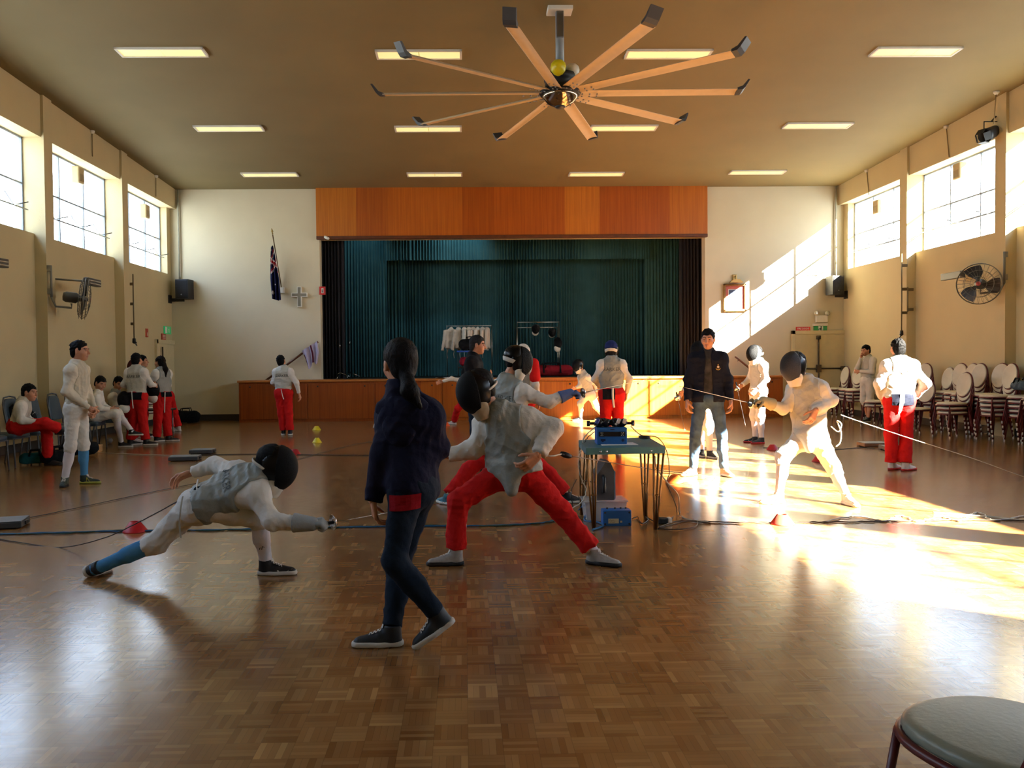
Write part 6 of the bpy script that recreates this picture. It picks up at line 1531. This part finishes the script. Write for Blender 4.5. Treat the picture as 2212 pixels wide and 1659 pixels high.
h = .145; b = MB(); b.box((-w / 2, -.09, 0), (w / 2, .09, h), .006); local(b.build('case', M_bb), t)
b = MB(); b.box((-w * .44, -.094, h * .48), (w * .44, -.088, h * .76), .002); local(b.build('display', mat('display_dark', '#1d1518', .2)), t)
b = MB()
for cx in (-.34, .34):
    for dx, dz in ((-.03, .07), (.03, .07), (0, .0), (-.03, -.07), (.03, -.07)): b.box((w * (cx + dx) - .003, -.096, h * (.62 + dz) - .003), (w * (cx + dx) + .003, -.093, h * (.62 + dz) + .003))
local(b.build('display_dots', M_white), t)
b = MB(); b.box((-w * .06, -.0915, h * .86), (w * .08, -.0895, h * .92)); b.box((-w * .38, -.0915, h * .22), (-w * .22, -.0895, h * .34)); b.box((-w * .34, -.0915, h * .16), (-w * .28, -.0895, h * .22)); b.lathe([(0, -.0915), (.014, -.0915), (.014, -.089)], (w * .36, 0, h * .26), 8, 'Y'); local(b.build('printed_marks', mat('mark_navy', '#0e1f44', .5)), t)
t2 = thing('cable_reel', 'black twin reel of coiled leads sitting on top of the scoring box', 'reel', (a.x + w / 2, a.y + .09, TZ + h), -.04)
fn = lambda p: union([ell(p, (x, 0, .035), (.05, .07, .045)) for x in (-.10, -.035, .035, .1)], .02) + wrinkle(p, .012, 60, 2)
v, f = surface(fn, np.array([-.18, -.1, -.03], f32), np.array([.18, .1, .12], f32), .007); local(mesh_from('coiled_leads', [(v, f, 0)], [M_black], None), t2)
for s in (-1, 1):
    b = MB(); b.tube([(s * .14, 0, .03), (s * .185, 0, .03)], .012, 8); b.lathe([(0, -.012), (.024, -.012), (.024, .012), (0, .012)], (s * .19, 0, .03), 12, 'X'); local(b.build('side_knob', M_black), t2)
for x, col in ((-.12, '#2c3f9a'), (.06, '#d8d5cc'), (.11, '#d8d5cc')):
    b = MB(); b.box((x - .014, -.075, .03), (x + .014, -.045, .075), .006, Matrix.Rotation(.4, 3, 'Y')); local(b.build('lead_connector', mat('conn_' + col, col, .4)), t2)
q = [floor(x, y, TZ) for x, y in ((1300, 962.5), (1378, 961), (1366, 956), (1292, 957))]; o = me_obj('paper_sheet', [tuple(p_ + Vector((0, -.02, .004))) for p_ in q] + [tuple(p_ + Vector((0, -.02, .001))) for p_ in q], [(0, 1, 2, 3), (7, 6, 5, 4), (0, 4, 5, 1), (1, 5, 6, 2), (2, 6, 7, 3), (3, 7, 4, 0)], mat('paper', '#e6e2da', .7)); tag(o, 'white paper sheet in front of the scoring box', 'paper')
p = floor(1392, 948, TZ); o = MB().tube([p + Vector((.05 * math.cos(k * .7) * (1 + .1 * math.sin(k)), .05 * math.sin(k * .7), .004 + .001 * k)) for k in range(26)], .004, 5).build('coiled_lead', CK); tag(o, 'dark lead coiled on the sunny end of the teal table', 'cable')
cable('power_lead', [at(1362, 920, 7.25), at(1385, 940, 7.2), at(1420, 945, 7.15), at(1440, 975, 6.95), at(1446, 1020, 7.0), at(1442, 1045, 7.0), floor(1462, 1105) + Vector((0, 0, .02)), floor(1448, 1124) + Vector((0, 0, .01)), floor(1437, 1130) + Vector((0, 0, .01))], .004, CK, 'black lead falling from the table to the power adaptor', jit=0)
cable('power_lead', [at(1415, 985, 6.95), at(1418, 1010, 6.95), at(1442, 1043, 6.95), at(1465, 1070, 7.0), floor(1468, 1108) + Vector((0, 0, .01)), floor(1482, 1123) + Vector((0, 0, .01)), floor(1530, 1130) + Vector((0, 0, .01))], .006, CW, 'pale lead falling from the table to the floor', jit=0)
for i, (pts, m, r, lb) in enumerate(((((1286, 922, 7.3), (1262, 945, 7.25), (1254, 975, 7.2), (1250, 1010, 7.2), (1258, 1040, 7.2), (1266, 1060, 7.2), (1256, 1085, 7.2), (1236, 1098, 7.25)), CW, .005, 'pale lead hanging off the flag end of the teal table'), (((1288, 930, 7.3), (1266, 950, 7.25), (1252, 990, 7.2), (1256, 1030, 7.2), (1262, 1038, 7.25), (1290, 1042, 7.3)), CK, .004, 'dark lead hanging off the flag end of the teal table'), (((1245, 1036, 7.3), (1236, 1055, 7.3), (1235, 1080, 7.3), (1238, 1095, 7.3)), CK, .004, 'short dark lead dangling beside the teal table'))):
    cable('hanging_lead', [at(*q_) for q_ in pts], r, m, lb, jit=.004, seed=i)
cable('floor_cable', [floor(1250, 1106) + Vector((0, 0, .02)), at(1262, 1092, 7.5), at(1285, 1084, 7.6), floor(1262, 1124) + Vector((0, 0, .01)), floor(1290, 1130) + Vector((0, 0, .01)), floor(1303, 1138) + Vector((0, 0, .01)), floor(1280, 1147) + Vector((0, 0, .01))], .009, CB, 'blue cable looped round the near leg of the teal table', jit=0)
cable('floor_cable', fl((1366, 1122), (1378, 1119), (1386, 1133), (1400, 1125), (1395, 1118), (1412, 1127), (1425, 1124)), .005, CK, 'dark lead snaking from the blue box under the table', jit=0)
cable('floor_cable', fl((1418, 1143), (1455, 1146), (1500, 1140), (1505, 1128), (1480, 1128), (1440, 1138), (1425, 1140), (1470, 1127), (1535, 1132)), .005, CR, 'brown lead tangled at the foot of the teal table', jit=0)
# under the table
p = floor(1310, 1128); t = thing('storage_tub', 'clear plastic tub under the teal table', 'tub', (p.x, p.y + .15, 0))
mt = bpy.data.materials.new('clear_plastic'); mt.use_nodes = True; nt = mt.node_tree; bb = nt.nodes['Principled BSDF']; bb.inputs['Base Color'].default_value = (.8, .8, .8, 1); bb.inputs['Alpha'].default_value = .38; bb.inputs['Roughness'].default_value = .2
b = MB(); w0, d0, h0 = .185, .13, .17
ringv = lambda w_, d_, z: [(-w_, -d_, z), (w_, -d_, z), (w_, d_, z), (-w_, d_, z)]
V_ = ringv(w0 * .88, d0 * .88, .004) + ringv(w0, d0, h0) + ringv(w0 - .006, d0 - .006, h0) + ringv(w0 * .86, d0 * .86, .01)
b.add(V_, [(3, 2, 1, 0)] + [(i, (i + 1) % 4, 4 + (i + 1) % 4, 4 + i) for i in range(4)] + [(4 + i, 4 + (i + 1) % 4, 8 + (i + 1) % 4, 8 + i) for i in range(4)] + [(8 + i, 8 + (i + 1) % 4, 12 + (i + 1) % 4, 12 + i) for i in range(4)] + [(12, 13, 14, 15)]); local(b.build('tub_shell', mt), t)
b = MB(); b.box((-w0 - .012, -d0 - .012, h0), (w0 + .012, d0 + .012, h0 + .018), .006); local(b.build('lid', mt), t)
a = floor(1303, 1137); w = (floor(1365, 1137) - a).x; t = thing('control_box', 'blue control box with taped label on the floor under the teal table', 'box', (a.x + w / 2, a.y + .06, 0), 0)
h = .135; b = MB(); b.box((-w / 2, -.06, 0), (w / 2, .06, h), .005); local(b.build('case', M_bb), t)
b = MB()
for x in (-.43, .43):
    for z in (.14, .86): b.lathe([(0, -.066), (.008, -.066), (.009, -.058)], (x * w, 0, z * h), 10, 'Y')
local(b.build('corner_screws', M_black), t)
b = MB(); b.box((-w * .32, -.0625, h * .18), (w * .05, -.0605, h * .48)); b.box((w * .10, -.0625, h * .22), (w * .17, -.0605, h * .34)); local(b.build('taped_label', mat('label_cream', '#cfc6a2', .7)), t)
b = MB(); b.tube([(-w * .28, -.0635, h * .38), (-w * .24, -.0635, h * .42), (-w * .2, -.0635, h * .36), (-w * .16, -.0635, h * .41), (-w * .1, -.0635, h * .37)], .0014, 4); b.tube([(-w * .26, -.0635, h * .25), (-w * .2, -.0635, h * .29), (-w * .16, -.0635, h * .24), (-w * .08, -.0635, h * .28)], .0014, 4); local(b.build('handwriting', M_black), t)
b = MB()
for x in (-.3, -.02, .18, .36): b.lathe([(.008, 0), (.008, .012), (0, .014)], (w * x, .02, h), 10)
local(b.build('top_knobs', M_black), t)
# grey upright case on the tub
p = floor(1310, 1128); t = thing('equipment_case', 'dark grey upright case with black handle standing on the tub', 'case', (p.x, p.y + .17, h0 + .018))
s_ = 1800 / p.y / 1000
b = MB(); b.prism([(-.075, 0), (.075, 0), (.075, .26), (.045, .33), (.0, .335), (-.075, .22)], -.14, .14); local(b.build('case_shell', mat('case_grey', '#3a3d42', .5, vary=.08)), t)
b = MB(); b.prism([(.075, .0), (.088, .01), (.088, .25), (.075, .26)], -.13, .13); local(b.build('front_panel', mat('panel_bluegrey', '#6f8fae', .4, vary=.08)), t)
b = MB(); b.tube([(-.02, -.14, .07), (-.02, -.19, .08), (-.02, -.19, .20), (-.02, -.14, .21)], .016, 8); local(b.build('carry_handle', M_black), t)
p = floor(1437, 1131); t = thing('power_adaptor', 'black and white power adaptor on the floor beside the teal table', 'adaptor', p, .1)
b = MB(); b.box((-.055, -.03, 0), (.015, .03, .055), .01); local(b.build('adaptor_body', M_black), t); b = MB(); b.box((.015, -.028, .004), (.055, .028, .055), .012); local(b.build('plug_end', M_white), t)
# bag on the chair stacks and things at the far right
duffel((9.0, 13.3, .86), 1.3, .5, .10, '#3b4a58', 'grey-blue bag lying on the stacked chairs by the wall pillar', 12)
duffel((9.05, 12.85, .86), 1.2, .45, .12, '#10151c', 'dark bag on the last chair stack at the photo edge', 13)
SUN_E, SKY_E, VT, LOOK, EXPO = 300., 15., "Standard", "None", -.38
# ------------------------------------------------------------------ light
sun = bpy.data.lights.new('sun', 'SUN'); sun.energy = SUN_E; sun.angle = .0093; sun.color = (1, .93, .80)
so = bpy.data.objects.new('sun', sun); C.objects.link(so)
so.rotation_euler = Vector((-1.2, 1., -.835)).to_track_quat('-Z', 'Y').to_euler()
w = bpy.data.worlds.new('sky'); bpy.context.scene.world = w; w.use_nodes = True; nt = w.node_tree; bg = nt.nodes['Background']
tc = nt.nodes.new('ShaderNodeTexCoord'); sp = nt.nodes.new('ShaderNodeSeparateXYZ'); nt.links.new(tc.outputs['Generated'], sp.inputs[0])
rp = nt.nodes.new('ShaderNodeValToRGB'); nt.links.new(sp.outputs[2], rp.inputs['Fac'])
e = rp.color_ramp.elements; e[0].position = 0; e[0].color = (.75, .80, .82, 1); e[1].position = .6; e[1].color = (.42, .62, 1, 1)
k = e.new(.12); k.color = (.80, .90, 1, 1)
nt.links.new(rp.outputs[0], bg.inputs[0]); bg.inputs[1].default_value = SKY_E
for s, G in ((-1, GL), (1, GR)):
    for i in range(7):
        y0, y1 = BAYS[i] + PW, BAYS[i + 1]
        if s < 0 and i < 1: continue
        l = bpy.data.lights.new('window_portal', 'AREA'); l.shape = 'RECTANGLE'; l.size = y1 - y0; l.size_y = BEAM - SILL; l.cycles.is_portal = True
        o = bpy.data.objects.new('window_portal', l); C.objects.link(o)
        o.location = (G + s * .1, (y0 + y1) / 2, (SILL + BEAM) / 2)
        # local X along world Y, local -Z into the room
        zz = Vector((s, 0, 0)); xx = Vector((0, 1, 0)); yy = zz.cross(xx)
        o.matrix_world = Matrix((xx, yy, zz)).transposed().to_4x4(); o.location = (G + s * .1, (y0 + y1) / 2, (SILL + BEAM) / 2)
# stage spot above the fascia, washing the curtain
l = bpy.data.lights.new('stage_lamp', 'SPOT'); l.energy = 260; l.color = (.62, .86, 1); l.spot_size = 1.5; l.spot_blend = .9; l.shadow_soft_size = .15
o = bpy.data.objects.new('stage_lamp', l); C.objects.link(o); o.location = (0.3, 22.2, 5.9); o.rotation_euler = (Vector((-.5, 23.6, 4.3)) - Vector(o.location)).to_track_quat('-Z', 'Y').to_euler()
l = bpy.data.lights.new('stage_lamp', 'SPOT'); l.energy = 90; l.color = (.62, .86, 1); l.spot_size = 1.3; l.spot_blend = .9; l.shadow_soft_size = .1
o = bpy.data.objects.new('stage_lamp', l); C.objects.link(o); o.location = (-2.6, 22.4, 5.8); o.rotation_euler = (Vector((-2.9, 23.6, 4.2)) - Vector(o.location)).to_track_quat('-Z', 'Y').to_euler()
sc = bpy.context.scene
sc.view_settings.view_transform = VT; sc.view_settings.look = LOOK; sc.view_settings.exposure = EXPO
sc.cycles.use_denoising = True
sc.cycles.max_bounces = 6; sc.cycles.diffuse_bounces = 3; sc.cycles.glossy_bounces = 3; sc.cycles.use_adaptive_sampling = True; sc.cycles.adaptive_threshold = .12; sc.cycles.adaptive_min_samples = 16; sc.cycles.caustics_reflective = False; sc.cycles.caustics_refractive = False; sc.cycles.transparent_max_bounces = 12
sc.cycles.sample_clamp_indirect = 8
